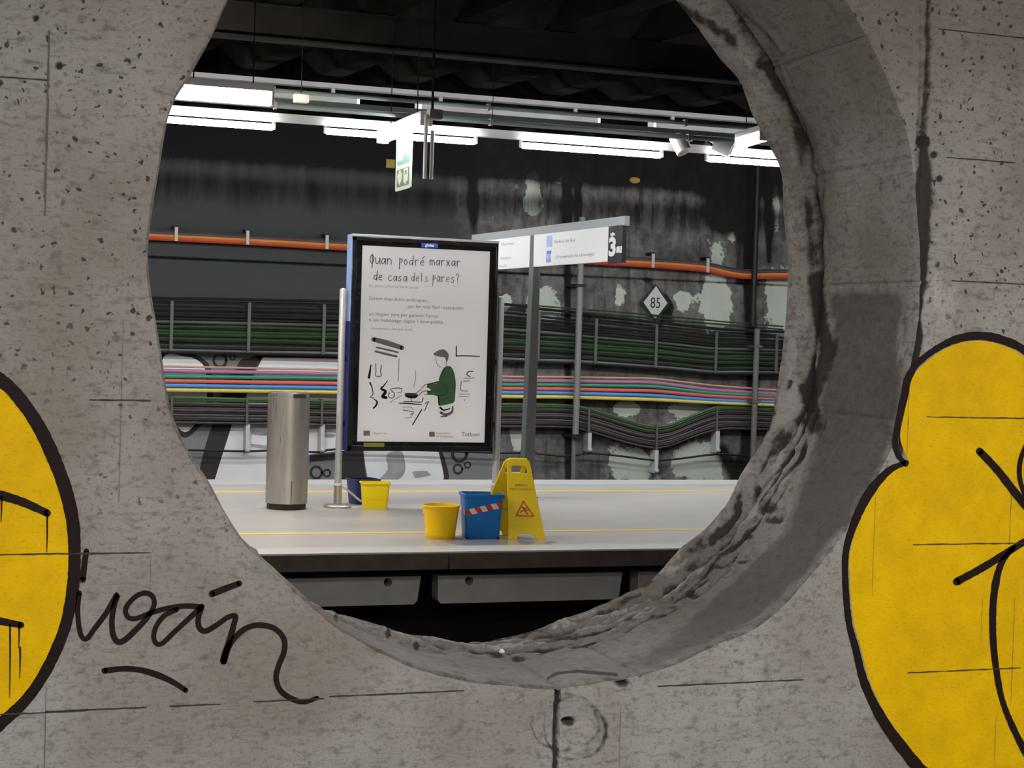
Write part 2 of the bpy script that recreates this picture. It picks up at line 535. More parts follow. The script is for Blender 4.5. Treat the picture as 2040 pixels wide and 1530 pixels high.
def wall_mesh():
    # reveal rings, from back to front, then the front face rings outward
    KR, MF = 64, 150
    rings = []
    cav = []
    tr_s = []
    for k in range(KR + 1):
        s = 1 - k / KR
        mid = 0.88
        lipw = np.where(s > mid, 0.25 + 0.75 * sstep(mid, 1.0, np.full(NA, s)), 0.25 * s / mid)
        r = R0 + (R2 - R0) * lipw
        Y = YW + TW * s
        X, Z = CX + r * ca, CZ + r * sa
        rough = sstep(0.5, 0.85, np.full(NA, s)) * np.where(PHI < -0.25, 1.35, 0.85) + 0.10
        # rough, torn surface near the far lip; grooves run around the ring
        tang = np.stack([PHI * 7.0, np.full(NA, s * 11), np.zeros(NA)], 1)
        d = (fbm(np.stack([X * 9, np.full(NA, Y * 16), Z * 9], 1), 5, 3) - 0.5) * 0.042 * rough
        d += (fbm(tang, 4, 9) - 0.5) * 0.05 * rough
        low = np.where(PHI < -0.12, 1.0, 0.45)
        tear = fbm(np.stack([PHI * 11.0 + s * 5.0, np.full(NA, s * 34), np.zeros(NA)], 1), 4, 31)
        d += (tear - 0.5) * 0.055 * rough * low
        tr_s.append(np.clip((tear - 0.5) * 4.5, -1, 1) * rough * low)
        d *= 1 - 0.8 * sstep(0.96, 1.0, np.full(NA, s))
        # groove behind the smooth ring, above the middle
        gv = np.exp(-((s - 0.885) / 0.018) ** 2) * sstep(-0.55, -0.25, PHI)
        d += gv * 0.04 * (0.4 + fbm(tang * 2, 3, 5))
        for j, aj in enumerate(JOINTS):
            w_ = np.abs(((PHI - aj + math.pi) % (2 * math.pi)) - math.pi) * r
            d += 0.012 * np.exp(-(w_ / 0.007) ** 2) * (1 if s < 0.87 else 0.3)
        if s < 0.03:                                    # worn front arris
            d += 0.012 * (1 - s / 0.03) ** 2 * (0.6 + 0.9 * fbm(np.stack([PHI * 30, PHI * 0, PHI * 0], 1), 3, 2))
        r = r + d
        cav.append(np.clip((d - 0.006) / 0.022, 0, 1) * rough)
        rings.append(np.stack([CX + r * ca, np.full(NA, Y), CZ + r * sa], 1))
    # front face
    x0, x1, z0, z1 = XL, XR, -1.25, ZCEIL
    with np.errstate(divide='ignore'):
        tx = np.where(ca > 0, (x1 - CX) / ca, (x0 - CX) / ca)
        tz = np.where(sa > 0, (z1 - CZ) / sa, (z0 - CZ) / sa)
    RB = np.minimum(np.abs(tx), np.abs(tz))
    base = np.hypot(rings[-1][:, 0] - CX, rings[-1][:, 2] - CZ)
    for j in range(1, MF + 1):
        u = j / MF
        dist = 1.9 * u ** 1.5
        lin = base + (RB - base) * sstep(0.8, 1.0, np.full(NA, u)) + np.minimum(dist, (RB - base) * u) * (1 - sstep(0.8, 1.0, np.full(NA, u)))
        rings.append(np.stack([CX + lin * ca, np.full(NA, YW), CZ + lin * sa], 1))
    V = np.concatenate(rings)
    nr = len(rings)
    P = V.copy()
    px, py = proj_np(V)
    front = np.zeros(len(V), bool); front[(KR + 1) * NA:] = True
    stain = np.zeros((len(V), 4)); stain[:, 3] = np.where(front, 1.0, 0.22)
    nz = fbm(P * 14, 4, 21)
    stain[:(KR + 1) * NA, 0] += 0.62 * np.concatenate(cav)          # darker in the torn hollows
    ts = np.concatenate(tr_s)
    srow = np.repeat(1 - np.arange(KR + 1) / KR, NA)
    phr = np.tile(PHI, KR + 1)
    stain[:(KR + 1) * NA, 0] += 0.42 * np.clip(1 - srow / 0.05, 0, 1) * (np.where((phr < -0.2), 1, 0.3))     # darker line along the front arris
    stain[:(KR + 1) * NA, 1] += 0.34 * sstep(0.89, 0.93, srow) * sstep(-0.7, -0.2, phr)                     # pale mortar lip
    nk = (KR + 1) * NA
    stain[:nk, 0] += 0.78 * np.clip(ts, 0, 1)
    stain[:nk, 1] += 0.62 * np.clip(-ts, 0, 1)
    # darker on the upward-facing part of the ring
    stain[:nk, 2] += np.tile(0.5 * sstep(-0.35, -0.9, PHI) * (1 - sstep(-2.0, -2.4, PHI)), KR + 1)
    # expansion joint right of the opening
    jit = (fbm(P * 5, 3, 41) - 0.5)
    jp = [(1858, -60), (1850, 60), (1844, 190), (1840, 290), (1838, 420), (1836, 520), (1830, 610), (1822, 690), (1808, 770), (1796, 850), (1792, 905)]
    d, par = seg_dist(px + jit * 14, py, jp)
    wj = np.interp(par, [0, .3, .36, .5, .6, .8, 1], [5, 6, 13, 12, 8, 8, 4]) * (0.55 + 0.9 * nz)
    grv = np.clip(1 - d / wj, 0, 1) ** 0.7
    dep = np.interp(par, [0, .3, .36, .6, .9, 1], [.005, .008, .022, .045, .035, .01])
    V[front, 1] += (grv * dep)[front]
    stain[:, 0] += np.where(front, np.clip(1.1 - d / (wj * 1.2), 0, 1) * np.interp(par, [0, .28, .36, .48, .54, 1], [.34, .4, .55, .6, 1.15, 1.15]), 0)
    brown = np.clip(1.25 - d / (np.interp(par, [0, .27, .32, .5, .6, 1], [14, 16, 21, 18, 12, 10]) * (0.7 + 0.6 * nz)), 0, 1)
    stain[:, 0] += np.where(front, brown * np.interp(par, [0, .27, .31, .5, .6, 1], [.3, .36, .8, .78, .45, .35]), 0)
    d2_, _ = seg_dist(px + jit * 6, py, [(1834, -60), (1832, 120), (1828, 270)])
    stain[:, 0] += np.where(front, 0.3 * np.clip(1.2 - d2_ / 5, 0, 1), 0)
    stain[:, 0] += np.where(front, 0.3 * np.clip(1 - d / 60, 0, 1) * np.interp(par, [0, .3, .4, .6, 1], [.3, .3, .7, 1, .6]), 0)
    # joint below the opening
    d, par = seg_dist(px, py, [(1112, 1360), (1109, 1450), (1106, 1545)])
    V[front, 1] += (np.clip(1 - d / 6.0, 0, 1) ** 0.6 * 0.03)[front]
    stain[:, 0] += np.where(front, np.clip(1.2 - d / 6, 0, 1), 0)
    # spalled scallops around that joint
    for (cx, cy, rx, ry) in ((1118, 1440, 68, 62), (1138, 1452, 60, 66)):
        e = np.hypot((px - cx) / rx, (py - cy) / ry) * (1 + 0.5 * jit) + (nz - .5) * .12
        m = front & (e < 1)
        V[m, 1] += (0.006 * (1 - e[m] ** 4) * (0.5 + nz[m]))
        stain[:, 0] += np.where(front, 0.6 * np.exp(-((e - 1) / 0.06) ** 2) * np.clip(nz * 2.2 - .4, 0, 1), 0)
    for (cx, cy, rx, ry, dp) in ((1134, 1438, 13, 7, .04), (1241, 1362, 14, 9, .04), (1838, 282, 11, 9, .04), (118, 131, 8, 8, .03),
                                 (72, 36, 6, 6, .02), (1862, 308, 6, 6, .02), (1872, 356, 6, 6, .02), (52, 330, 4, 4, .01)):
        e = np.hypot((px - cx) / rx, (py - cy) / ry) + (nz - .5) * 0.8
        V[front, 1] += (np.clip(1.2 - e, 0, 1) * dp)[front]
        stain[:, 0] += np.where(front, np.clip(1.5 - e, 0, 1), 0)
    vst = fbm(np.stack([V[:, 0] * 9, V[:, 2] * 0.8, V[:, 2] * 0], 1), 3, 55)
    stain[:, 0] += np.where(front, 0.36 * np.clip((vst - 0.50) * 4, 0, 1) * sstep(1180, 1260, px) * (1 - sstep(1560, 1660, px)) * sstep(1230, 1330, py), 0)
    stain[:, 0] += np.where(front, 0.35 * np.clip((vst - 0.55) * 5, 0, 1) * sstep(930, 1000, px) * (1 - sstep(1200, 1260, px)) * sstep(1330, 1400, py), 0)
    for (cx, cy, rx, ry) in ((669, 1231, 4, 9), (773, 1261, 5, 11), (829, 1287, 5, 11), (628, 1197, 5, 6)):
        stain[:, 0] += 1.1 * np.clip(1.4 - np.hypot((px - cx) / rx, (py - cy) / ry), 0, 1)
    d, par = seg_dist(px, py, [(1092, 1351), (1110, 1341), (1150, 1337), (1228, 1344)])
    stain[:, 0] += 1.0 * np.clip(1.4 - d / 3.5, 0, 1)
    # trail of dark patches down the left face, mould by the edge
    for (cx, cy, rx, ry, a) in ((480, 1040, 40, 60, .3), (520, 1130, 45, 35, .28), (425, 960, 28, 45, .22)):
        e = np.hypot((px - cx) / rx, (py - cy) / ry)
        stain[:, 2] += np.where(front, a * np.clip(1.3 - e, 0, 1), 0)
    # lime runs right of the joint and on the ring
    for (cx, cy, rx, ry, a) in ((1885, 620, 26, 70, .62), (1862, 560, 14, 60, .5), (1850, 690, 18, 50, .6), (1905, 590, 14, 40, .4),
                                (1810, 740, 10, 60, .5), (1800, 600, 9, 90, .5), (1690, 380, 8, 16, .6), (1790, 690, 10, 60, .6)):
        e = np.hypot((px - cx) / rx, (py - cy) / ry)
        stain[:, 1] += a * np.clip(1.4 - e, 0, 1)
    e = np.hypot((px - 1960) / 60, (py - 590) / 26)
    stain[:, 0] += np.where(front, .38 * np.clip(1.2 - e, 0, 1), 0)
    e = np.hypot((px - 1900) / 16, (py - 620) / 80)
    stain[:, 0] += np.where(front, .35 * np.clip(1.3 - e, 0, 1), 0)
    # bigger light repaired area upper left
    e = np.hypot((px - 150) / 170, (py - 545) / 60)
    stain[:, 1] += np.where(front, .30 * np.clip(1.3 - e, 0, 1), 0)
    # ring: damp dark field, black tar line on the ridge
    rv = ~front
    field = [(1640, 575), (1815, 572), (1812, 640), (1800, 760), (1790, 870), (1745, 960), (1690, 1040), (1600, 1150), (1530, 1215),
             (1440, 1272), (1260, 1345), (1190, 1330), (1330, 1270), (1500, 1120), (1560, 1060), (1590, 960), (1620, 880), (1625, 800), (1640, 720), (1652, 640)]
    damp = inpoly(px, py, field)
    fd, _ = seg_dist(px, py, field + field[:1])
    stain[:, 2] += np.where(rv & damp, 0.70 * sstep(1180, 1520, px) * np.clip((fd + (nz - .4) * 22) / 20, 0, 1), 0)
    tar = [(1626, 560), (1632, 620), (1640, 660), (1650, 700), (1630, 755), (1618, 800), (1622, 850)]
    d, par = seg_dist(px, py, tar)
    stain[:, 0] += np.where(rv, np.clip(1.35 - d / (9 + 16 * nz), 0, 1.2), 0)
    d, par = seg_dist(px, py, [(1354, 11), (1409, 47), (1456, 76), (1496, 120), (1532, 138), (1569, 203), (1590, 265), (1601, 330), (1609, 400), (1616, 470), (1624, 560)])
    stain[:, 0] += np.where(rv, 0.75 * np.clip(1.2 - d / (5 + 9 * nz), 0, 1), 0)
    for (cx, cy, rx, ry, a) in ((1530, 1010, 26, 16, 1), (1545, 1035, 30, 10, 1), (1380, 1185, 14, 9, 1), (990, 1306, 22, 6, 1.3), (1032, 1311, 16, 7, 1.3),
                                (1495, 1070, 12, 8, .9), (1430, 1130, 16, 6, .8), (1255, 1235, 20, 5, .7), (1590, 840, 18, 14, .8), (1440, 1060, 10, 5, .8),
                                (1700, 62, 30, 12, .25), (1480, 1120, 20, 5, .8), (1340, 1210, 14, 5, .7)):
        e = np.hypot((px - cx) / rx, (py - cy) / ry) + (nz - .5) * .7
        stain[:, 0] += np.where(rv, a * np.clip(1.15 - e, 0, 1), 0)
        if a >= 1:
            m = rv & (e < 1)
            V[m, 2] -= 0.016 * (1 - e[m])
    for (cx, cy, rx, ry, a) in ((1578, 730, 9, 60, .8), (1560, 950, 22, 40, .55), (1500, 1010, 20, 24, .6), (1690, 590, 30, 10, .25), (1000, 1290, 60, 6, .2)):
        e = np.hypot((px - cx) / rx, (py - cy) / ry)
        stain[:, 1] += np.where(rv, a * np.clip(1.3 - e, 0, 1), 0)
    stain[:, 1] += np.where(rv & (np.repeat(np.arange(nr), NA) < 14), 0.08, 0)
    idx = np.arange(nr * NA).reshape(nr, NA)
    q = np.stack([idx[:-1], np.roll(idx, -1, 1)[:-1], np.roll(idx, -1, 1)[1:], idx[1:]], 2).reshape(-1, 4)
    # back face and rim of the wall
    k = len(V)
    back_out = np.stack([CX + RB * ca, np.full(NA, YW + TW), CZ + RB * sa], 1)
    V = np.concatenate([V, back_out])
    stain = np.concatenate([stain, np.tile([0, 0, 0, 1], (NA, 1))])
    bi = k + np.arange(NA)
    q2 = np.stack([bi, np.roll(bi, -1), np.roll(idx[0], -1), idx[0]], 1)
    q3 = np.stack([idx[-1], np.roll(idx[-1], -1), np.roll(bi, -1), bi], 1)
    Q = np.concatenate([q, q2, q3])
    me = bpy.data.meshes.new('wall_front')
    me.vertices.add(len(V)); me.vertices.foreach_set('co', V.astype(np.float32).ravel())
    me.loops.add(Q.size); me.loops.foreach_set('vertex_index', Q.ravel().astype(np.int32))
    me.polygons.add(len(Q))
    me.polygons.foreach_set('loop_start', np.arange(0, Q.size, 4, dtype=np.int32))
    me.polygons.foreach_set('use_smooth', np.ones(len(Q), bool))
    me.update(calc_edges=True)
    at = me.attributes.new('stain', 'FLOAT_COLOR', 'POINT')
    at.data.foreach_set('color', np.clip(stain, 0, 1.5).astype(np.float32).ravel())
    me.validate()
    me.set_sharp_from_angle(angle=math.radians(50))
    return me
wall_front = link(wall_mesh(), 'wall_front', M_WALL)
tag(wall_front, label='thick raw concrete wall between the tracks with a large round opening', kind='structure')

# ------------------------------------------------------------------ graffiti on the near wall (paint films)
def onw(px, py, lift=0.0):
    p = at_y(px, py, YW)
    return Vector((p.x, YW - lift, p.z))
def film(l):
    return (lambda x, y: onw(x, y, l)), (0, 0.0012, 0)
pl1, off1 = film(0.0015); pl2, off2 = film(0.0024); pl3, off3 = film(0.0033)

gl = [(0, 768), (34, 798), (64, 842), (88, 888), (106, 935), (122, 988), (133, 1040), (139, 1080), (138, 1130), (131, 1185), (122, 1235),
      (106, 1288), (80, 1338), (48, 1383), (15, 1418), (-60, 1470), (-170, 1500), (-290, 1440), (-360, 1290), (-370, 1080), (-320, 880), (-200, 760), (-90, 735)]
mb = blob(MB(), gl, pl1, off1)
g1 = mb.build('graffiti_figure', M_YEL, wall_front, label='yellow graffiti blob with black outline left of the scrawled name')
mb = MB()
stroke(mb, [(-120, 715), (-50, 728), (10, 764), (48, 806), (80, 855), (105, 908), (128, 968), (143, 1028), (148, 1080), (147, 1150), (138, 1215),
            (122, 1270), (92, 1335), (55, 1390), (12, 1432), (-60, 1490), (-150, 1520)], [26, 27, 28, 26, 24, 22, 24, 26], pl2, off2, jit=0.05)
stroke(mb, [(-150, 1520), (-300, 1455), (-375, 1295), (-384, 1080), (-332, 870), (-205, 745), (-120, 715)], [26, 24, 24, 26], pl2, off2, jit=0.05)
mb.build('outline', M_INK, g1)
mb = MB()
stroke(mb, [(-40, 975), (0, 986), (45, 1000), (94, 1022)], [20, 18, 15], pl3, off3, jit=0.06)
stroke(mb, [(-40, 1230), (0, 1237), (42, 1245)], [16, 15, 13], pl3, off3, jit=0.06)
for (x, y0, y1) in ((94, 1025, 1100), (3, 990, 1040), (20, 1245, 1390), (38, 1245, 1290), (40, 1290, 1350)):
    stroke(mb, [(x, y0), (x, (y0 + y1) / 2), (x - 1, y1)], [4, 3, 1.5], pl3, off3)
mb.build('inner_line', M_INK, g1)

gr = [(1809, 790), (1817, 754), (1838, 727), (1873, 700), (1913, 683), (1954, 679), (1997, 688), (2040, 712), (2110, 790), (2160, 900), (2290, 940),
      (2380, 1080), (2380, 1300), (2280, 1500), (2100, 1620), (1950, 1610), (1849, 1532), (1809, 1485), (1766, 1426), (1732, 1356), (1714, 1288),
      (1700, 1239), (1693, 1165), (1693, 1100), (1711, 1041), (1737, 989), (1772, 944), (1806, 921), (1793, 873), (1800, 828)]
mb = blob(MB(), gr, pl1, off1)
g2 = mb.build('graffiti_figure', M_YEL, wall_front, label='yellow two-lobed graffiti shape with black outline right of the opening')
mb = MB()
stroke(mb, [(1804, 925), (1788, 905), (1783, 878), (1792, 826), (1800, 785), (1808, 752), (1832, 720), (1870, 692), (1911, 674), (1954, 669), (1999, 678), (2045, 702), (2110, 770)],
       [10, 12, 12, 12, 16, 18, 14, 14], pl2, off2, jit=0.1)
stroke(mb, [(1806, 921), (1770, 938), (1732, 981), (1704, 1036), (1685, 1098), (1684, 1166), (1691, 1241), (1704, 1291), (1722, 1361), (1757, 1433),
            (1800, 1493), (1842, 1540), (1945, 1622)], [9, 20, 14, 12, 13, 16, 20, 24, 24, 24], pl2, off2, jit=0.07)
stroke(mb, [(2110, 770), (2160, 888), (2290, 928), (2392, 1075), (2392, 1305), (2288, 1510), (2100, 1632), (1945, 1622)], [14, 16, 20, 20, 22, 24], pl2, off2, jit=0.07)
mb.build('outline', M_INK, g2)
mb = MB()
stroke(mb, [(1951, 899), (1985, 935), (2022, 982), (2070, 1040)], [15, 16, 17, 16], pl3, off3, jit=0.05)
stroke(mb, [(1905, 1159), (1960, 1129), (2016, 1094), (2070, 1060)], [15, 15, 12], pl3, off3, jit=0.05)
stroke(mb, [(2018, 1090), (1993, 1125), (1980, 1181), (1977, 1250), (1983, 1326), (2000, 1407), (2042, 1498), (2080, 1550)], [9, 15, 14, 13, 12, 14, 14], pl3, off3, jit=0.08)
stroke(mb, [(2044, 885), (2032, 918), (2031, 954), (2044, 995)], [9, 10, 9], pl3, off3)
mb.build('inner_line', M_INK, g2)

mb = MB()
stroke(mb, [(172, 1098), (168, 1125), (165, 1155)], [11, 12, 12], pl2, off2)
stroke(mb, [(158, 1181), (155, 1211), (157, 1246), (163, 1268), (173, 1272), (190, 1250), (213, 1219), (231, 1187), (235, 1184), (228, 1204), (223, 1235), (225, 1263),
            (234, 1278), (248, 1275), (271, 1254), (295, 1228), (307, 1204), (303, 1187), (288, 1181), (268, 1190), (251, 1211), (254, 1228), (270, 1232), (300, 1221),
            (336, 1211), (372, 1207), (400, 1209)], [10, 10, 11, 11, 12, 10, 10, 10, 11], pl2, off2, step=3)
stroke(mb, [(399, 1211), (372, 1236), (344, 1262), (324, 1281), (312, 1282), (306, 1268), (312, 1246), (328, 1226), (352, 1214)], [11, 10, 10, 10], pl2, off2, step=3)
stroke(mb, [(402, 1208), (395, 1232), (397, 1250), (409, 1257), (430, 1246), (453, 1230), (469, 1227), (466, 1243), (457, 1276), (448, 1304), (445, 1317)], [11, 11, 10, 12, 14], pl2, off2, step=3)
stroke(mb, [(446, 1316), (453, 1293), (466, 1272), (489, 1252), (517, 1245), (547, 1252), (565, 1272), (566, 1297), (554, 1329), (550, 1352), (559, 1376), (582, 1392), (606, 1398), (632, 1390)],
       [13, 12, 11, 11, 11, 11, 11, 11, 8], pl2, off2, step=3)
stroke(mb, [(422, 1183), (450, 1172), (477, 1162)], [13, 13, 11], pl2, off2)
stroke(mb, [(208, 1336), (247, 1332), (282, 1335), (318, 1346), (347, 1360), (370, 1375)], [12, 11, 11, 13, 11, 10], pl2, off2)
mb.build('painted_name', M_INK, wall_front, label='black spray-painted handwritten word iván with an underline')

# marks left by the edges of the formwork boards (thin dirt lines, over the paint too)
mb = MB()
rs = random.Random(3)
for (xa, xb, z, w) in SEAMS_H:
    n = max(3, int((xb - xa) / 0.03))
    top = [Vector((xa + (xb - xa) * i / n, YW - 0.0048, z + w * rs.uniform(0.2, 0.75))) for i in range(n + 1)]
    bot = [Vector((xa + (xb - xa) * i / n, YW - 0.0048, z - w * rs.uniform(0.2, 0.75))) for i in range(n + 1)]
    mb.add(top + bot, [(i, i + 1, n + 2 + i, n + 1 + i) for i in range(n)])
mb.build('formwork_marks', M_SEAM, wall_front, kind='stuff')
mb = MB()
for (x, za, zb, w) in SEAMS_V:
    n = max(3, int((zb - za) / 0.04))
    l_ = [Vector((x - w * rs.uniform(0.1, 0.5), YW - 0.0048, za + (zb - za) * i / n)) for i in range(n + 1)]
    r_ = [Vector((x + w * rs.uniform(0.1, 0.5), YW - 0.0048, za + (zb - za) * i / n)) for i in range(n + 1)]
    mb.add(l_ + r_, [(i, i + 1, n + 2 + i, n + 1 + i) for i in range(n)])
mb.build('formwork_marks', plain('faint_formwork_mark', (0.12, 0.105, 0.085), 0.9, var=0.3, scale=8), wall_front, kind='stuff')

# ------------------------------------------------------------------ island platform
def floor_mat():
    m, nt, b = nodes('platform_floor')
    T = NT(nt)
    c = T.coord()
    big = T.noise(T.coord(0.5, 1, 1), 0.8, 5.0, 0.6)
    fine = T.noise(T.coord(0.6, 2.5, 1), 9.0, 6.0, 0.7)
    col = T.mix(T.ramp(big, [(0.35, 0.0), (0.65, 1.0)]), (0.40, 0.370, 0.35), (0.49, 0.455, 0.435))
    col = T.mix(T.ramp(fine, [(0.3, 0.25), (0.5, 0.0)]), col, (0.28, 0.26, 0.245))
    sc = T.noise(T.coord(0.9, 6, 1), 2.2, 4.0, 0.7)
    col = T.mix(T.ramp(sc, [(0.70, 0.0), (0.74, 0.45)]), col, (0.2, 0.18, 0.17))
    # wet from mopping around the buckets
    sp = T.n('ShaderNodeSeparateXYZ'); nt.links.new(c, sp.inputs[0])
    wc = at_z(985, 1082, 0)
    ex = T.math('DIVIDE', T.math('SUBTRACT', sp.outputs['X'], wc.x), 0.55)
    ey = T.math('DIVIDE', T.math('SUBTRACT', sp.outputs['Y'], wc.y), 0.55)
    e = T.math('SQRT', T.math('ADD', T.math('MULTIPLY', ex, ex), T.math('MULTIPLY', ey, ey)))
    e = T.math('ADD', e, T.math('MULTIPLY', T.math('SUBTRACT', T.noise(c, 5.0, 4.0), 0.5), 1.2))
    wet = T.ramp(e, [(0.5, 1.0), (1.2, 0.0)])
    col = T.mix(T.math('MULTIPLY', wet, 0.38), col, (0.2, 0.19, 0.185))
    nt.links.new(col, b.inputs['Base Color'])
    ro = T.mix(wet, T.ramp(fine, [(0.3, 0.30), (0.7, 0.42)]), (0.12, 0.12, 0.12))
    nt.links.new(ro, b.inputs['Roughness'])
    nt.links.new(T.bump(fine, 0.25, 0.001), b.inputs['Normal'])
    return m
M_FLOOR = floor_mat()
M_LINE = plain('yellow_line_paint', (0.78, 0.55, 0.12), 0.45, var=0.15)
M_EDGE = plain('pale_edge_strip', (0.46, 0.44, 0.425), 0.5, var=0.12, scale=14)
M_COPE = plain('sooty_coping_concrete', (0.075, 0.058, 0.048), 0.9, var=0.55, scale=7, bump=0.004)
M_PANEL = plain('precast_panel_concrete', (0.36, 0.345, 0.33), 0.85, var=0.3, scale=4, bump=0.004)
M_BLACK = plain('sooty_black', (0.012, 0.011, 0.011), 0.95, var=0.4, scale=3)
M_BALLAST = plain('oily_ballast', (0.03, 0.026, 0.023), 0.95, var=0.5, scale=25, bump=0.02)

sl = MB().box(XL, XR, YE0 + 0.02, YE1 - 0.02, -0.10, 0.0).build('floor', M_FLOOR)
tag(sl, label='pale grey island platform floor with yellow safety lines', kind='structure')
# yellow lines, pale strips along the edges
y1 = at_z(900, 1060, 0).y; y2 = at_z(900, 979, 0).y
MB().box(XL, XR, y1 - 0.045, y1 + 0.045, 0.0, 0.003).build('safety_line', M_LINE, sl)
MB().box(XL, XR, y2 - 0.06, y2 + 0.06, 0.0, 0.003).build('safety_line', M_LINE, sl)
MB().box(XL, XR, YE1 - 0.62, YE1 - 0.02, 0.0, 0.004).build('edge_strip', M_EDGE, sl)
MB().box(XL, XR, YE0 + 0.02, YE0 + 0.35, 0.0, 0.004).build('edge_strip', M_EDGE, sl)
# coping blocks along the near edge, joint seen at px 893
xj = at_y(893, 1115, YE0).x
Lc = 2.4
me_c = None
k0 = int((XL - xj) // Lc); k1 = int((XR - xj) // Lc) + 1
for k in range(k0, k1):
    xa = xj + k * Lc
    if me_c is None:
        o = MB().box(xa + 0.006, xa + Lc - 0.006, YE0 - 0.02, YE0 + 0.42, -0.125, -0.001).build('coping_block', M_COPE, sl, bevel=0.006)
        me_c, xa0 = o.data, xa
    else:
        o = o.copy(); COL.objects.link(o); o.location = (xa - xa0, 0, 0)
# set-back wall behind the coping and precast panels with a round hole
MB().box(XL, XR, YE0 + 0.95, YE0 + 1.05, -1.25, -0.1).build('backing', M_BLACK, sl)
yp = YE0 + 0.30
zt, zb = at_y(860, 1147, yp).z, at_y(860, 1203, yp).z
xg, xg2 = at_y(855, 1170, yp).x, at_y(1255, 1165, yp).x
Lp = xg2 - xg
gap = 0.055
hr = 0.033
hz = at_y(935, 1157, yp).z
hx = {0: at_y(935, 1157, yp).x, -1: at_y(773, 1157, yp).x}
def panel_with_hole(xa, xb, hxx):
    t_, b_ = zt, zb
    poly = [(xa + 0.012, t_), (xb - 0.012, t_), (xb - 0.035, b_ + 0.03), (xb - 0.06, b_), (xa + 0.04, b_), (xa + 0.015, b_ + 0.03)]
    n = 24
    hole = [(hxx + hr * math.cos(2 * math.pi * i / n), hz + hr * math.sin(2 * math.pi * i / n)) for i in range(n)]
    tri = tessellate_polygon([[Vector((*p, 0)) for p in poly], [Vector((*p, 0)) for p in hole]])
    pts = poly + hole
    m = MB()
    N = len(pts)
    vs = [(x, yp, z) for x, z in pts] + [(x, yp + 0.16, z) for x, z in pts]
    fs = [tuple(t) for t in tri] + [tuple(i + N for i in t) for t in tri]
    P_ = len(poly)
    fs += [(i, (i + 1) % P_, N + (i + 1) % P_, N + i) for i in range(P_)]
    fs += [(P_ + i, P_ + (i + 1) % n, N + P_ + (i + 1) % n, N + P_ + i) for i in range(n)]
    m.add(vs, fs)
    return m
for k in range(-3, 4):
    xa, xb = xg + k * Lp + gap, xg + (k + 1) * Lp - gap
    hxx = hx.get(k, (xa + xb) / 2 + 0.35 * (1 if k % 2 else -1))
    panel_with_hole(xa, xb, hxx).build('precast_panel', M_PANEL, sl)
# near platform (where the photographer stands) and track beds
nf = MB().box(XL, XR, -3.2, 3.35, -0.25, 0.0).build('floor', M_FLOOR)
tag(nf, label='near platform floor below the photographer', kind='structure')
tb = MB().box(XL, XR, 3.3, YB + 0.3, -1.35, -1.22).build('floor', M_BALLAST)
tag(tb, label='dark oily track bed below the platform edge', kind='structure')
MB().box(XL, XR, 3.2, 3.35, -1.3, -0.25).build('platform_wall', M_COPE, nf)

# ------------------------------------------------------------------ back wall
def back_wall():
    m, nt, b = nodes('stained_back_wall')
    T = NT(nt)
    c = T.coord()
    big = T.noise(c, 0.8, 5.0, 0.6)
    mid = T.noise(c, 4.5, 6.0, 0.65)
    at = T.n('ShaderNodeAttribute', attribute_name='stain')
    s_ = T.n('ShaderNodeSeparateColor'); nt.links.new(at.outputs['Color'], s_.inputs[0])
    grey = T.mix(mid, (0.049, 0.052, 0.051), (0.060, 0.063, 0.062))
    raw = T.mix(T.ramp(mid, [(0.35, 0.0), (0.65, 1.0)]), (0.075, 0.07, 0.066), (0.20, 0.19, 0.18))
    streak = T.noise(T.coord(3.0, 1, 0.4), 2.0, 6.0, 0.7)
    raw = T.mix(T.ramp(streak, [(0.52, 0.0), (0.62, 0.6)]), raw, (0.045, 0.04, 0.036))
    col = T.mix(s_.outputs[2], grey, raw)
    brk = T.noise(c, 6.0, 7.0, 0.72)
    lime = T.ramp(T.math('ADD', s_.outputs[1], T.math('MULTIPLY', T.math('SUBTRACT', brk, 0.5), 1.6)), [(0.48, 0.0), (0.54, 1.0)])
    speck = T.ramp(T.noise(c, 3.0, 8.0, 0.8), [(0.63, 0.0), (0.66, 0.55)])
    lime = T.math('MAXIMUM', lime, T.math('MULTIPLY', speck, s_.outputs[2]))
    col = T.mix(T.math('MULTIPLY', lime, 0.9), col, T.mix(mid, (0.46, 0.49, 0.42), (0.58, 0.63, 0.54)))
    dirt = T.ramp(T.math('ADD', s_.outputs[0], T.math('MULTIPLY', T.math('SUBTRACT', streak, 0.5), 0.7)), [(0.3, 0.0), (0.7, 1.0)])  # also carries the painted shade of the upper wall
    col = T.mix(T.math('MULTIPLY', dirt, 0.95), col, (0.009, 0.0085, 0.0085))
    nt.links.new(col, b.inputs['Base Color'])
    b.inputs['Roughness'].default_value = 0.85
    b.inputs['Specular IOR Level'].default_value = 0.15
    nt.links.new(T.bump(mid, 0.4, 0.01), b.inputs['Normal'])
    return m
M_BACK = back_wall()
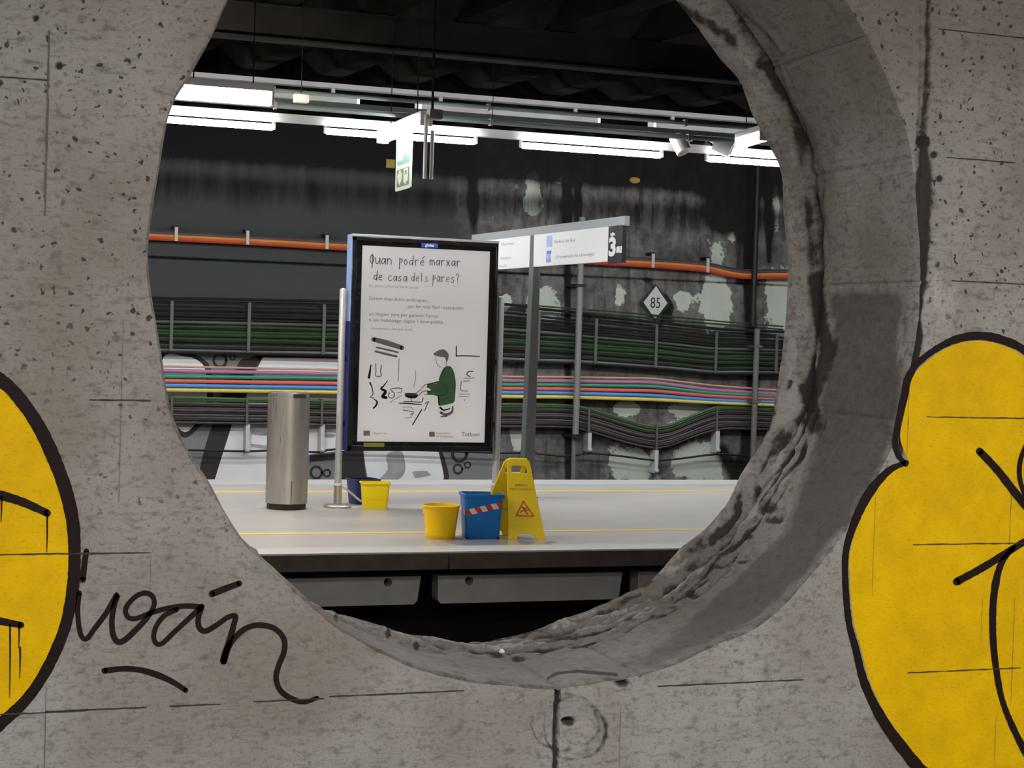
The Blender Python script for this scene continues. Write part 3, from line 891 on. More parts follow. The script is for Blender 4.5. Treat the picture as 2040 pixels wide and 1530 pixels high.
def back_mesh():
    xs = np.concatenate([np.linspace(XL, 1.5, 12), np.linspace(1.6, 15.4, 420), np.linspace(15.5, XR + 8, 8)])
    zgroove = at_y(500, 521, YB).z
    zs = np.unique(np.round(np.concatenate([np.linspace(-1.25, 6.2, 190), zgroove + np.array([-.03, -.012, 0, .012, .03])]), 4))
    Xg, Zg = np.meshgrid(xs, zs)
    V = np.stack([Xg.ravel(), np.full(Xg.size, YB), Zg.ravel()], 1)
    px, py = proj_np(V)
    st = np.zeros((len(V), 4)); st[:, 3] = 1
    nz = fbm(V * 2.2, 4, 11)
    V[:, 1] += 0.03 * np.exp(-((V[:, 2] - zgroove) / 0.012) ** 2)
    st[:, 0] += 0.8 * np.exp(-((V[:, 2] - zgroove) / 0.025) ** 2) * np.where(px < 1120, 1, .7)
    st[:, 2] = sstep(900, 980, px + (nz - .5) * 120)
    # sooty upper wall, its shade above the lamps painted in, with paler bands
    zt_ = V[:, 2]
    zb1, zb2 = at_y(600, 455, YB).z, at_y(600, 345, YB).z
    soot_shade = sstep(zb1 - .2, zb1 + 1.1, zt_) * 0.95
    soot_shade -= 0.52 * np.exp(-((zt_ - zb2) / 0.13) ** 2)
    soot_shade += 0.35 * sstep(zb2 + .1, zb2 + .5, zt_) + 0.12 * sstep(zb1, zb1 + .4, zt_)
    st[:, 0] += np.clip(soot_shade, 0, 1)
    for (cx, cy, rx, ry, a) in ((1080, 610, 36, 42, 1), (1062, 380, 16, 40, 1.0), (1062, 410, 22, 20, .9), (1235, 590, 16, 34, .6), (1425, 600, 34, 70, 1), (1560, 600, 40, 70, 1), (1545, 700, 50, 40, .5),
                                (1360, 600, 24, 26, .75), (1010, 600, 12, 20, .8), (1250, 815, 30, 18, 1), (1370, 815, 55, 16, 1), (1270, 930, 40, 40, 1), (1400, 920, 70, 44, 1.05), (1225, 920, 20, 40, .6),
                                (1030, 870, 16, 30, .9), (1430, 505, 20, 30, .6), (1500, 390, 10, 50, .6), (1545, 410, 10, 60, .6), (1460, 470, 22, 16, .7), (1330, 850, 30, 20, .7),
                                (1020, 720, 14, 12, .5), (1095, 722, 30, 10, .4), (1390, 735, 50, 10, .5), (1120, 360, 24, 14, .5), (1420, 380, 30, 20, .35)):
        e = np.hypot((px - cx) / rx, (py - cy) / ry)
        st[:, 1] += a * np.clip(1.35 - e, 0, 1) * 1.2
    for (pts, w, a) in (([(1494, 330), (1494, 560), (1496, 660), (1500, 760), (1480, 960)], 16, 1.0), ([(1470, 360), (1472, 560)], 8, .5), ([(1130, 340), (1132, 960)], 9, .9),
                        ([(1322, 600), (1335, 640)], 14, .8), ([(1310, 815), (1312, 960)], 26, .35), ([(1150, 300), (1152, 470)], 7, .7), ([(1440, 900), (1475, 960)], 22, .8),
                        ([(1420, 360), (1440, 440)], 34, .6), ([(1290, 560), (1315, 585), (1340, 610), (1310, 650)], 8, .6), ([(940, 330), (945, 470)], 10, .5), ([(1530, 370), (1532, 520)], 7, .8)):
        d, par = seg_dist(px, py, pts)
        st[:, 0] += a * np.clip(1.3 - d / w, 0, 1)
        st[:, 1] -= 0.9 * a * np.clip(1.3 - d / w, 0, 1)
    st[:, 1] -= 0.5 * np.clip(1.2 - np.hypot((px - 1312) / 20, (py - 800) / 60), 0, 1)
    st = np.clip(st, 0, 1.5)
    nx, nzz = len(xs), len(zs)
    idx = np.arange(nx * nzz).reshape(nzz, nx)
    Q = np.stack([idx[:-1, :-1], idx[:-1, 1:], idx[1:, 1:], idx[1:, :-1]], 2).reshape(-1, 4)
    nb = len(V)
    V = np.concatenate([V, [(XL, YB + .4, -1.25), (XR + 8, YB + .4, -1.25), (XR + 8, YB + .4, 6.2), (XL, YB + .4, 6.2)]])
    st = np.concatenate([st, np.tile([0, 0, 0, 1], (4, 1))])
    me = bpy.data.meshes.new('wall_back')
    fs = [tuple(q) for q in Q.tolist()] + [(nb, nb + 3, nb + 2, nb + 1)]
    me.from_pydata(V.tolist(), [], fs)
    at = me.attributes.new('stain', 'FLOAT_COLOR', 'POINT')
    at.data.foreach_set('color', st.astype(np.float32).ravel())
    return me
wall_back = link(back_mesh(), 'wall_back', M_BACK)
tag(wall_back, label='dark stained concrete wall behind the far track', kind='structure')

# ------------------------------------------------------------------ ceilings and joists
M_CEIL = plain('sooty_ceiling', (0.003, 0.0028, 0.0025), 0.9, var=0.5, scale=3, bump=0.01, spec=0.0)
M_JOIST = plain('sooty_joist_concrete', (0.010, 0.0085, 0.007), 0.9, var=0.95, scale=2.5, bump=0.006, spec=0.0)
M_NCEIL = plain('near_ceiling_paint', (0.42, 0.40, 0.37), 0.8, var=0.2, scale=2)
ce = MB().box(XL, XR + 8, YW + TW, YB + 0.4, ZCEIL, ZCEIL + 0.15).build('ceiling', M_CEIL)
tag(ce, label='sooty black ceiling above the island platform', kind='structure')
ne = MB().box(XL, XR, -3.2, YW + TW, ZCEIL, ZCEIL + 0.15).build('ceiling', M_NCEIL)
tag(ne, label='plain ceiling above the near platform', kind='structure')
rw = MB().box(XL, XR, -3.4, -3.2, -0.25, ZCEIL).build('wall_rear', M_NCEIL)
tag(rw, label='plain wall behind the near platform', kind='structure')
sk = math.tan(math.radians(7))
for k in range(26):                                   # transverse precast joists
    x = -4.0 + k * 0.86
    ya, yb_ = YW + TW + 0.05, YB - 0.1
    hw = 0.13
    a_, b2 = x - sk * (ya - 13.5), x - sk * (yb_ - 13.5)
    MB().hexa([(a_ - hw, ya, 4.40), (a_ + hw, ya, 4.40), (b2 + hw, yb_, 4.40), (b2 - hw, yb_, 4.40),
               (a_ - hw * 1.4, ya, ZCEIL), (a_ + hw * 1.4, ya, ZCEIL), (b2 + hw * 1.4, yb_, ZCEIL), (b2 - hw * 1.4, yb_, ZCEIL)]).build('joist', M_JOIST, ce)
# ------------------------------------------------------------------ luminaires and ceiling services
M_COOL = emit('cool_tube_light', COOL, LAMP_FAR)
M_WARM = emit('warm_tube_light', WARM, LAMP_WARM)
M_NEAR = emit('near_tube_light', NEARC, LAMP_NEAR)
M_WHITE = plain('white_enamel', (0.72, 0.72, 0.71), 0.4, var=0.06)
M_GREY = plain('grey_painted_steel', (0.15, 0.142, 0.135), 0.55, var=0.25, scale=3)
M_DGREY = plain('dark_painted_steel', (0.022, 0.020, 0.018), 0.95, var=0.5, scale=3, spec=0.0)
M_DIM = emit('dim_tube_light', COOL, LAMP_FAR * 0.45)
M_TRAY = plain('galvanised_tray', (0.15, 0.18, 0.165), 0.5, metal=0.2, var=0.25, scale=6)
M_CREAM = plain('cream_plastic', (0.80, 0.76, 0.72), 0.45, var=0.06)
M_BRONZE = plain('brown_steel_beam', (0.055, 0.045, 0.038), 0.55, var=0.4, scale=4)

def bar_lamp(A, B, wid, hgt, label, mat, group=None, housing=True, cat='ceiling light', hmat=None, hang=(), zhang=4.40):
    """linear luminaire from A to B (underside diffuser centre line): housing, rounded diffuser, two end caps"""
    A, B = Vector(A), Vector(B)
    u = (B - A).normalized(); s = u.cross(Vector((0, 0, 1))).normalized(); z = Vector((0, 0, 1))
    t = thing('linear_luminaire', label, cat, (A + B) / 2, group)
    prof = [(wid / 2 * math.cos(a), hgt * math.sin(a)) for a in [math.pi + math.pi * k / 8 for k in range(9)]]
    m = MB()
    vs = [P + s * x + z * y for P in (A + u * 0.02, B - u * 0.02) for x, y in prof]
    n = len(prof)
    m.add(vs, [(i, i + 1, n + i + 1, n + i) for i in range(n - 1)] + [tuple(range(n)), tuple(range(2 * n - 1, n - 1, -1)), (0, n, 2 * n - 1, n - 1)])
    m.build('diffuser', mat, t, smooth=True)
    if housing:
        R = Matrix((u, s, z)).transposed()
        MB().obox((A + B) / 2 + z * 0.027, ((B - A).length, wid * 1.05, 0.05), R).build('housing', hmat or M_WHITE, t)
        for P, k in ((A, 1), (B, -1)):
            MB().obox(P + u * k * 0.01 - z * hgt * 0.45, (0.02, wid * 1.04, hgt * 1.0), R).build('end_cap', hmat or M_WHITE, t)
    for f_ in hang:
        P = A + (B - A) * f_
        MB().tube([P + z * 0.05, Vector((P.x, P.y, zhang))], 0.005, 6).build('hanger', M_DGREY, t)
    return t

# row 1: white lighting trunking with tubes beneath it
Z1 = 3.60
Y1 = at_z(950, 283, Z1).y
def tube_lamp(A, B, label, mat, group):
    """bare round tube on two lamp holders under the trunking"""
    A, B = Vector(A), Vector(B)
    t = thing('tube_light', label, 'ceiling light', (A + B) / 2, group)
    r_ = 0.031
    MB().tube([A + Vector((.02, 0, 0)), A + Vector((.035, 0, 0)), B - Vector((.035, 0, 0)), B - Vector((.02, 0, 0))], [r_ * .7, r_, r_, r_ * .7], 14).build('tube', mat, t, smooth=True)
    for P in (A + Vector((.012, 0, 0)), B - Vector((.012, 0, 0))):
        MB().box(P.x - .012, P.x + .012, Y1 - .022, Y1 + .022, P.z - .02, rail_z).build('lamp_holder', M_WHITE, t)
    return t
def row1x(px, py):
    return at_y(px, py, Y1).x
rail_z = Z1 + 0.055
m = MB().hexa([(XL, Y1 - 0.03, rail_z), (XR, Y1 - 0.03, rail_z), (XR, Y1 + 0.03, rail_z), (XL, Y1 + 0.03, rail_z),
               (XL, Y1 - 0.085, rail_z + 0.075), (XR, Y1 - 0.085, rail_z + 0.075), (XR, Y1 + 0.085, rail_z + 0.075), (XL, Y1 + 0.085, rail_z + 0.075)])
rail = m.build('lighting_trunking', M_WHITE, loc=(3.5, Y1, rail_z))
tag(rail, 'long white lighting trunking carrying the tube lights over the platform', 'lighting rail')
tubes = [((337, 243), (548, 258), 'tube light at the left end of the white trunking, behind the concrete edge'),
         ((645, 268), (950, 290), 'tube light on the trunking between the exit sign and the hanging tubes'),
         ((1035, 300), (1320, 322), 'tube light on the trunking left of the two white spotlights'),
         ((1405, 331), (1560, 346), 'bright tube light at the right end of the trunking under the spotlights')]
for (a, b, lab) in tubes:
    xa, xb = row1x(*a), row1x(*b)
    if a[0] == 1405: xb += 0.55
    if a[0] == 337: xa -= 0.5
    tube_lamp((xa, Y1, Z1), (xb, Y1, Z1), lab, M_COOL, 'tube lights on the white trunking')
for k, xa in enumerate((-3.6, -1.7)):
    tube_lamp((xa, Y1, Z1), (xa + 1.3, Y1, Z1), ('farther' if k == 0 else 'nearer') + ' of two tube lights on the trunking hidden behind the wall on the left', M_COOL, 'tube lights hidden by the wall')
xr = row1x(1560, 346) + 1.0
for k in range(2):
    tube_lamp((xr + k * 1.9, Y1, Z1), (xr + k * 1.9 + 1.3, Y1, Z1), ('nearer' if k == 0 else 'farther') + ' of two tube lights on the trunking hidden behind the wall on the right', M_COOL, 'tube lights hidden by the right wall')
# fasteners on top of the trunking
for px, py in ((360, 218), (980, 275), (1508, 312)):
    x = row1x(px, py)
    o = MB().tube([(x, Y1, rail_z + 0.07), (x, Y1, 4.40)], 0.004, 6).build('hanger_rod', M_DGREY, rail)

# warm bright batten at the upper left
Z2 = 3.42
Ym = at_z(445, 178, Z2).y
bar_lamp((at_y(345, 172, Ym).x, Ym, Z2), (at_y(543, 184, Ym).x, Ym, Z2), 0.15, 0.10, 'broad warm white batten light glowing at the upper left', M_WARM, hang=(.2, .8))
for x_ in (-1.9, 0.1):  # extra battens out of view, added to light the poster
    bar_lamp((x_, Ym, Z2), (x_ + 1.5, Ym, Z2), 0.15, 0.10, ('farther' if x_ < -1 else 'nearer') + ' of two added warm battens, unseen behind the left wall, that brighten the poster', M_WARM, 'added unseen warm battens', hang=(.2, .8))
# cross battens over the platform
Z3 = 3.38
A, B = at_z(762, 271, Z3), at_z(850, 234, Z3)
bar_lamp(A, B, 0.10, 0.07, 'short cross batten light above the green exit sign', M_DIM, hang=(.2, .8))
LAMPMID = (A + B) / 2
A2, B2 = at_z(1476, 277, Z3), at_z(1527, 262, Z3)
bar_lamp(A2, B2, 0.11, 0.08, 'short cross batten light beside the spotlights at the right', M_COOL, hang=(.2, .8))

# row 2: grey rail; light and skirts added to its battens brighten the low far wall
Z4 = 4.24
Yr = YE1 - 0.3
r2 = MB().box(XL, XR, Yr - 0.06, Yr + 0.06, Z4, Z4 + 0.05).build('ceiling_rail', M_GREY, loc=(3, Yr, Z4))
tag(r2, 'grey steel ceiling rail carrying shielded battens along the far platform edge', 'rail')
M_TRK = emit('added_track_light', COOL, LAMP_TRACK)
def shielded(xa, xb, lab, grp):
    zl = Z4 - 0.13
    t = thing('shielded_batten', lab, 'ceiling light', ((xa + xb) / 2, Yr, zl), grp)
    m_ = MB()
    m_.box(xa + .03, xb - .03, Yr - .085, Yr - .075, zl - .05, zl + .06)     # skirt on the platform side
    m_.box(xa + .03, xb - .03, Yr + .075, Yr + .085, zl - .012, zl + .06)    # shorter skirt on the track side
    m_.box(xa + .03, xb - .03, Yr - .075, Yr + .075, zl + .05, zl + .06)
    m_.build('housing', M_GREY, t)
    m_ = MB().box(xa + .05, xb - .05, Yr - .05, Yr + .05, zl + .03, zl + .045)
    m_.build('diffuser', M_TRK, t)
    for e in (xa, xb - 0.035):
        MB().box(e, e + 0.035, Yr - 0.09, Yr + 0.09, zl - 0.06, zl + 0.065).build('end_cap', M_WHITE, t, bevel=0.01)
    for e in (xa + 0.25, xb - 0.3):
        MB().box(e, e + 0.04, Yr - 0.02, Yr + 0.02, zl + 0.055, Z4 + 0.01).build('bracket', M_GREY, t)
for (pa, pb, lab) in (((300, 145), (714, 178), 'grey batten with added shielded light right of the warm batten light'), ((831, 180), (1192, 210), 'grey batten with added shielded light and white end cap above the hanging tubes'),
                      ((1297, 222), (1600, 250), 'grey batten with added shielded light and white end cap near the right spotlights')):
    shielded(at_y(*pa, Yr).x, at_y(*pb, Yr).x, lab, 'battens with added shielded light on the grey rail')
for xa in (-3.8, -1.2):
    shielded(xa, xa + 1.9, ('farther' if xa < -2 else 'nearer') + ' of two grey battens with added shielded light hidden behind the wall on the left', 'hidden shielded battens, left')
xa = at_y(1600, 250, Yr).x + .6
for k in range(2):
    shielded(xa + k * 2.5, xa + k * 2.5 + 1.9, ('nearer' if k == 0 else 'farther') + ' of two grey battens with added shielded light hidden behind the wall on the right', 'hidden shielded battens, right')
# girder with a catching lower flange
Z5 = 4.09
Yg = at_z(650, 92, Z5).y
t = thing('steel_girder', 'dark steel girder running under the ceiling joists', 'beam', (3, Yg, Z5))
MB().box(XL, XR, Yg - 0.09, Yg + 0.09, Z5, Z5 + 0.02).build('bottom_flange', M_DGREY, t)
MB().box(XL, XR, Yg - 0.012, Yg + 0.012, Z5 + 0.015, Z5 + 0.30).build('web', M_DGREY, t)
MB().box(XL, XR, Yg - 0.09, Yg + 0.09, Z5 + 0.28, Z5 + 0.30).build('top_flange', M_DGREY, t)
# ladder cable tray
Z6 = 3.86
Yt = at_z(1200, 258, Z6).y
t = thing('cable_tray', 'pale greenish ladder cable tray above the white trunking', 'cable tray', (3.5, Yt, Z6))
for dy in (-0.11, 0.11):
    MB().box(XL, XR, Yt + dy - 0.008, Yt + dy + 0.008, Z6, Z6 + 0.05).build('side_rail', M_TRAY, t)
o = None
for k in range(44):
    x = 0.6 + k * 0.2
    if o is None:
        o = MB().box(x - 0.01, x + 0.01, Yt - 0.11, Yt + 0.11, Z6 + 0.005, Z6 + 0.02).build('rung', M_TRAY, t); x0_ = x
    else:
        o = o.copy(); COL.objects.link(o); o.location = (x - x0_, 0, 0)
for dy, r_ in ((-0.06, 0.014), (-0.01, 0.018), (0.05, 0.012)):
    MB().tube([(XL + 3 + i * 1.2, Yt + dy + 0.01 * math.sin(i * 1.7), Z6 + 0.035) for i in range(18)], r_, 6).build('cable', M_DGREY, t)
# conduits along the ceiling
for (px, py, z, r_, mt, lab) in ((700, 192, 3.62, 0.018, M_TRAY, 'thin pale conduit between the grey rail and the cable tray'),
                                 (700, 222, 3.48, 0.022, M_TRAY, 'pale green conduit behind the cross batten light')):
    yy = at_z(px, py, z).y
    o = MB().tube([(XL, yy, z), (XR, yy, z)], r_, 8).build('ceiling_conduit', mt, loc=(3, yy, z), smooth=True)
    tag(o, lab, 'conduit')
    for q in range(5):
        x_ = 0.8 + q * 1.9
        MB().box(x_ - 0.012, x_ + 0.012, yy - 0.03, yy + 0.03, z - 0.03, z + 0.03).build('clamp', M_GREY, o)
P = at_z(600, 195, 3.5)
o = MB().box(P.x - 0.06, P.x + 0.06, P.y - 0.04, P.y + 0.04, 3.46, 3.53).build('junction_box', M_CREAM, loc=P, bevel=0.01)
MB().tube([(P.x, P.y, 3.52), (P.x, P.y, ZCEIL)], 0.004, 6).build('drop_pipe', M_DGREY, o)
tag(o, 'small pale junction box right of the warm batten light', 'junction box')

# spotlights on the trunking
def spot(px, py, dirv, lab):
    YS_ = Y1 - 0.16
    P = at_y(px, py, YS_)
    t = thing('spotlight', lab, 'spotlight', (P.x, YS_, P.z), 'white spotlights on the trunking')
    d = Vector(dirv).normalized()
    R = d.to_track_quat('Z', 'Y').to_matrix()
    rr, ll = 0.082, 0.20
    MB().lathe(P, [(0.0, -ll / 2), (rr * .92, -ll / 2), (rr, -ll / 2 + .01), (rr, ll / 2), (rr * .9, ll / 2), (rr * .86, ll / 2 - .03), (0, ll / 2 - .03)], 28, R, caps=False).build('lamp_head', M_CREAM, t, smooth=True)
    s = 1 if px < 1400 else -1
    MB().tube([(P.x + s * 0.13, Y1 - .03, rail_z + 0.08), (P.x + s * 0.13, Y1 - .03, rail_z + .16), (P.x + s * 0.13, YS_, P.z + 0.05), (P.x + s * 0.04, YS_, P.z + 0.03)], 0.016, 8).build('stirrup', M_CREAM, t, smooth=True)
    MB().box(P.x + s * 0.13 - 0.03, P.x + s * 0.13 + 0.03, Y1 - 0.06, Y1 + 0.025, rail_z + 0.076, rail_z + 0.10).build('adapter', M_WHITE, t)
spot(1355, 287, (0.28, -0.35, -0.75), 'white spotlight tilted down, the left one of the pair')
spot(1440, 293, (0.75, -0.45, -0.35), 'white spotlight turned sideways, the right one of the pair')

# pair of white hanging tubes
P = at_z(854, 300, 3.02)
sc_ = ppm(P)
t = thing('hanging_bracket', 'pair of slim white tubes hanging right of the exit sign', 'bracket', (P.x, P.y, 3.5))
zt_, zb_ = at_y(848, 228, P.y).z, at_y(848, 356, P.y).z
for dx, top in ((-0.026, zt_), (0.026, zt_ - 0.12)):
    MB().tube([(P.x + dx, P.y, zb_), (P.x + dx, P.y, top)], 0.016, 10).build('tube', M_WHITE, t, smooth=True)
MB().box(P.x - 0.012, P.x + 0.09, P.y - 0.05, P.y + 0.05, zt_ - 0.03, zt_ + 0.04).build('mount_plate', M_GREY, t)
MB().tube([(P.x + 0.02, P.y, zt_ + 0.03), (P.x + 0.02, P.y, 4.40)], 0.01, 8).build('drop_rod', M_DGREY, t)

# exit sign, hung across the platform below the cross batten
M_SIGNW = plain('photoluminescent_white', (0.60, 0.62, 0.50), 0.4, var=0.04)
M_GRN = plain('safety_green', (0.02, 0.30, 0.19), 0.4, var=0.1)
M_GRN2 = plain('safety_dark_green', (0.035, 0.13, 0.03), 0.4, var=0.1)
dS = (B - A); dS.z = 0; dS.normalize()          # roughly away from or towards the viewer
if dS.y > 0: dS = -dS
Pb = at_pl(787, 382, LAMPMID, Vector((dS.y, -dS.x, 0)))
w_ = 0.05
while proj(Pb + dS * w_)[0] < 817 and w_ < 1.5: w_ += 0.005
nS = Vector((dS.y, -dS.x, 0)).normalized()
if nS.dot(EYE - Pb) < 0: nS = -nS
zlow, ztop = Pb.z, at_pl(797, 268, LAMPMID, nS).z
t = thing('exit_sign', 'hanging white sign with two green evacuation pictograms', 'sign', (Pb.x, Pb.y, zlow))
def ex(u, v):
    return Vector((Pb.x, Pb.y, 0)) + dS * (u * w_) + Vector((0, 0, zlow + v * (ztop - zlow)))
MB().plate([ex(0.04, 0), ex(0.96, 0), ex(1, 0.02), ex(1, 1), ex(0, 1), ex(0, 0.02)], -nS * 0.012).build('board', M_SIGNW, t)
lf = nS * 0.0015
def exl(l): return lambda u, v: ex(u, v) + nS * l
MB().plate([exl(.0015)(*p) for p in ((.1, .45), (.9, .45), (.9, .8), (.1, .8))], -nS * .001).build('green_field', M_GRN, t)
mm = MB()
mm.plate([exl(.003)(*p) for p in ((.18, .52), (.45, .52), (.62, .66), (.84, .52), (.86, .8), (.16, .8))], -nS * .001)
mm.build('white_arrow', M_SIGNW, t)
MB().plate([exl(.0015)(*p) for p in ((.1, .06), (.9, .06), (.9, .37), (.1, .37))], -nS * .001).build('dark_green_field', M_GRN2, t)
mm = MB()
mm.plate([exl(.003)(*p) for p in ((.3, .09), (.42, .17), (.46, .28), (.38, .31), (.34, .355), (.26, .355), (.22, .31), (.14, .27), (.2, .16))], -nS * .001)
mm.plate([exl(.003)(*p) for p in ((.56, .12), (.64, .12), (.64, .08), (.72, .08), (.72, .12), (.84, .14), (.84, .36), (.56, .36))], -nS * .001)
mm.build('white_pictogram', M_SIGNW, t)
mm = MB(); mm.plate([exl(.0045)(*p) for p in ((.64, .25), (.76, .26), (.76, .33), (.64, .32))], -nS * .001); mm.build('dark_door', M_GRN2, t)
for u in (0.15, 0.85):
    MB().tube([ex(u, 1.0), ex(u, 1.0) + Vector((0, 0, Z3 - ztop + 0.02))], 0.005, 6).build('hanger', M_GREY, t)

# near-platform lights above the photographer (same battens as on the island platform)
for k, (x, y) in enumerate([(x, y) for y in (1.9, -0.9) for x in (-4.0, -0.5, 3.0, 6.5)]):
    bar_lamp((x, y, 3.6), (x + 3.0, y, 3.6), 0.15, 0.008, ('first ', 'second ', 'third ', 'last ')[k % 4] + 'batten from the left in the row ' + ('nearer the concrete wall' if y > 0 else 'behind the photographer'), M_NEAR, 'battens above the near platform', hang=(.15, .85), zhang=ZCEIL)
# ------------------------------------------------------------------ litter bin
M_STEEL = None
def brushed(name, col, rough=0.32):
    m, nt, b = nodes(name)
    T = NT(nt)
    f = T.noise(T.coord(14, 14, 0.7), 6.0, 5.0, 0.7)
    g = T.noise(T.coord(), 4.0, 4.0)
    c = T.mix(f, tuple(x * 0.8 for x in col), col)
    c = T.mix(T.ramp(g, [(0.55, 0.0), (0.75, 0.35)]), c, (0.32, 0.27, 0.2))
    nt.links.new(c, b.inputs['Base Color'])
    b.inputs['Metallic'].default_value = 0.85
    nt.links.new(T.ramp(f, [(0.3, rough - 0.08), (0.7, rough + 0.12)]), b.inputs['Roughness'])
    return m
M_STEEL = brushed('brushed_steel', (0.55, 0.52, 0.48), 0.33)
M_POST = plain('satin_grey_post', (0.46, 0.46, 0.45), 0.4, metal=0.3, var=0.1)
M_DKBROWN = plain('dark_rubber_base', (0.05, 0.035, 0.028), 0.6, var=0.3)
c = at_z(570, 1013, 0)
s = ppm(c)
hb = 232 / s
rb = 41.5 / s
t = thing('litter_bin', 'tall cylindrical stainless steel litter bin left of the advertising display', 'bin', c)
MB().lathe(c, [(rb * .9, 0), (rb * .93, .01), (rb * .93, .055), (rb * .9, .06)], 48).build('base_ring', M_DKBROWN, t, smooth=True)
MB().lathe(c, [(rb, .055), (rb, hb * .955), (rb * .985, hb * .957), (rb * .985, hb * .963), (rb, hb * .965), (rb, hb - .004), (rb * .985, hb), (rb * .93, hb), (rb * .92, hb - .05), (rb * .92, hb - .25)], 64, caps=False).build('body', M_STEEL, t, smooth=True)
MB().lathe(c, [(rb * .915, hb - .26), (rb * .915, hb - .25)], 40).build('liner', M_BLACK, t)
d_ = (EYE - c); d_.z = 0; d_.normalize()
sd = Vector((d_.y, -d_.x, 0))
if proj(c + sd)[0] < 570: sd = -sd
e_ = (d_ * .97 + sd * .22).normalized()
MB().tube([c + e_ * (rb + .0005) + Vector((0, 0, z_)) for z_ in (.06, hb * .25)], .003, 6).build('door_seam', M_DKBROWN, t)
# slot in the rim
q = (d_ * .85 + sd * .5).normalized(); q2 = Vector((q.y, -q.x, 0))
MB().obox(c + q * (rb - .006) + Vector((0, 0, hb - .028)), (.12, .016, .03), Matrix((q2, q, (0, 0, 1))).transposed()).build('handle_slot', M_DKBROWN, t)

# ------------------------------------------------------------------ advertising display
b0 = at_z(672, 1011, 0)
YP = b0.y                                     # plane of the posts
s = ppm(b0)
M_FRAME = plain('black_glossy_frame', (0.012, 0.011, 0.013), 0.22, var=0.3)
M_NAVY = plain('navy_enamel', (0.02, 0.03, 0.16), 0.35, var=0.2)
M_SIDE_REFL = plain('painted_blue_reflection', (0.30, 0.42, 0.75), 0.4, var=0.15)
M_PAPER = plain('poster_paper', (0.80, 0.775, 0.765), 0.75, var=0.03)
def add_glow(mat, col, e):
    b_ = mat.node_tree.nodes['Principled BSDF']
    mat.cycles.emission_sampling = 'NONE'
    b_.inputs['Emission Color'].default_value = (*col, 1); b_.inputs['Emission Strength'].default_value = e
add_glow(M_PAPER, (1.0, 0.965, 0.95), 0.30)       # glow added to brighten the sheet
M_BLUE = plain('blue_label', (0.03, 0.08, 0.36), 0.5, var=0.1)
YF = YP - 0.09                               # front of the case
tl, tr_, bl, br = at_y(699, 466, YF), at_y(990, 482, YF), at_y(694, 897, YF), at_y(984, 901, YF)
x0, x1 = (tl.x + bl.x) / 2, (tr_.x + br.x) / 2
z1_, z0_ = (tl.z + tr_.z) / 2, (bl.z + br.z) / 2
adv = thing('advertising_display', 'freestanding advertising display with a kitchen drawing poster on two posts', 'display', (b0.x, YP, 0))
MB().box(x0, x1, YF + .02, YF + .16, z0_, z1_).build('case', M_FRAME, adv, bevel=.008)
fw = .045
ztm = z1_ - .018
for nm, bx_ in (('frame_rail', (x0, x1, z0_, z0_ + .05)), ('frame_rail', (x0, x1, ztm - .035, ztm)), ('frame_stile', (x0, x0 + fw, z0_, ztm)), ('frame_stile', (x1 - fw * .5, x1, z0_, ztm))):
    MB().box(bx_[0], bx_[1], YF - .012, YF + .02, bx_[2], bx_[3]).build(nm, M_FRAME, adv, bevel=.006)
MB().box(x0 - .004, x1 + .004, YF - .014, YF + .165, ztm, z1_ + .006).build('top_trim', M_POST, adv, bevel=.004)
zsplit = z0_ + (z1_ - z0_) * .60
MB().box(x0 - .006, x0, YF - .005, YF + .165, zsplit, z1_).build('side_trim', M_SIDE_REFL, adv)  # pale blue upper part: a reflection painted into the trim colour
MB().box(x0 - .006, x0, YF - .005, YF + .165, z0_, zsplit).build('side_trim', M_NAVY, adv)
# poster sheet
YS = YF + .012
pt = [at_y(722, 487, YS), at_y(977, 503, YS), at_y(964, 882, YS), at_y(712, 879, YS)]
px0, px1 = (pt[0].x + pt[3].x) / 2, (pt[1].x + pt[2].x) / 2
pz1, pz0 = (pt[0].z + pt[1].z) / 2, (pt[2].z + pt[3].z) / 2
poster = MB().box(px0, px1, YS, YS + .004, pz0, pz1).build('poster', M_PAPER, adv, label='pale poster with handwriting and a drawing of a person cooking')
def on_p(l):
    def f(x, y):
        p = at_y(x, y, YS); return Vector((p.x, YS - l, p.z))
    return f
A1, A2_, A3 = on_p(.0008), on_p(.0014), on_p(.0020)
po = (0, .0005, 0)
def ink(name, col, r=.7): return plain(name, col, r, var=.1)
K1, K2, K3, K4 = ink('ink_black', (.025, .025, .025)), ink('ink_dark_grey', (.19, .18, .175)), ink('ink_grey', (.36, .345, .335)), ink('ink_pale_grey', (.56, .535, .52))
KG, KGD = ink('ink_green', (.14, .32, .15)), ink('ink_dark_green', (.05, .13, .06))
KR_ = ink('ink_brown', (.44, .37, .35))
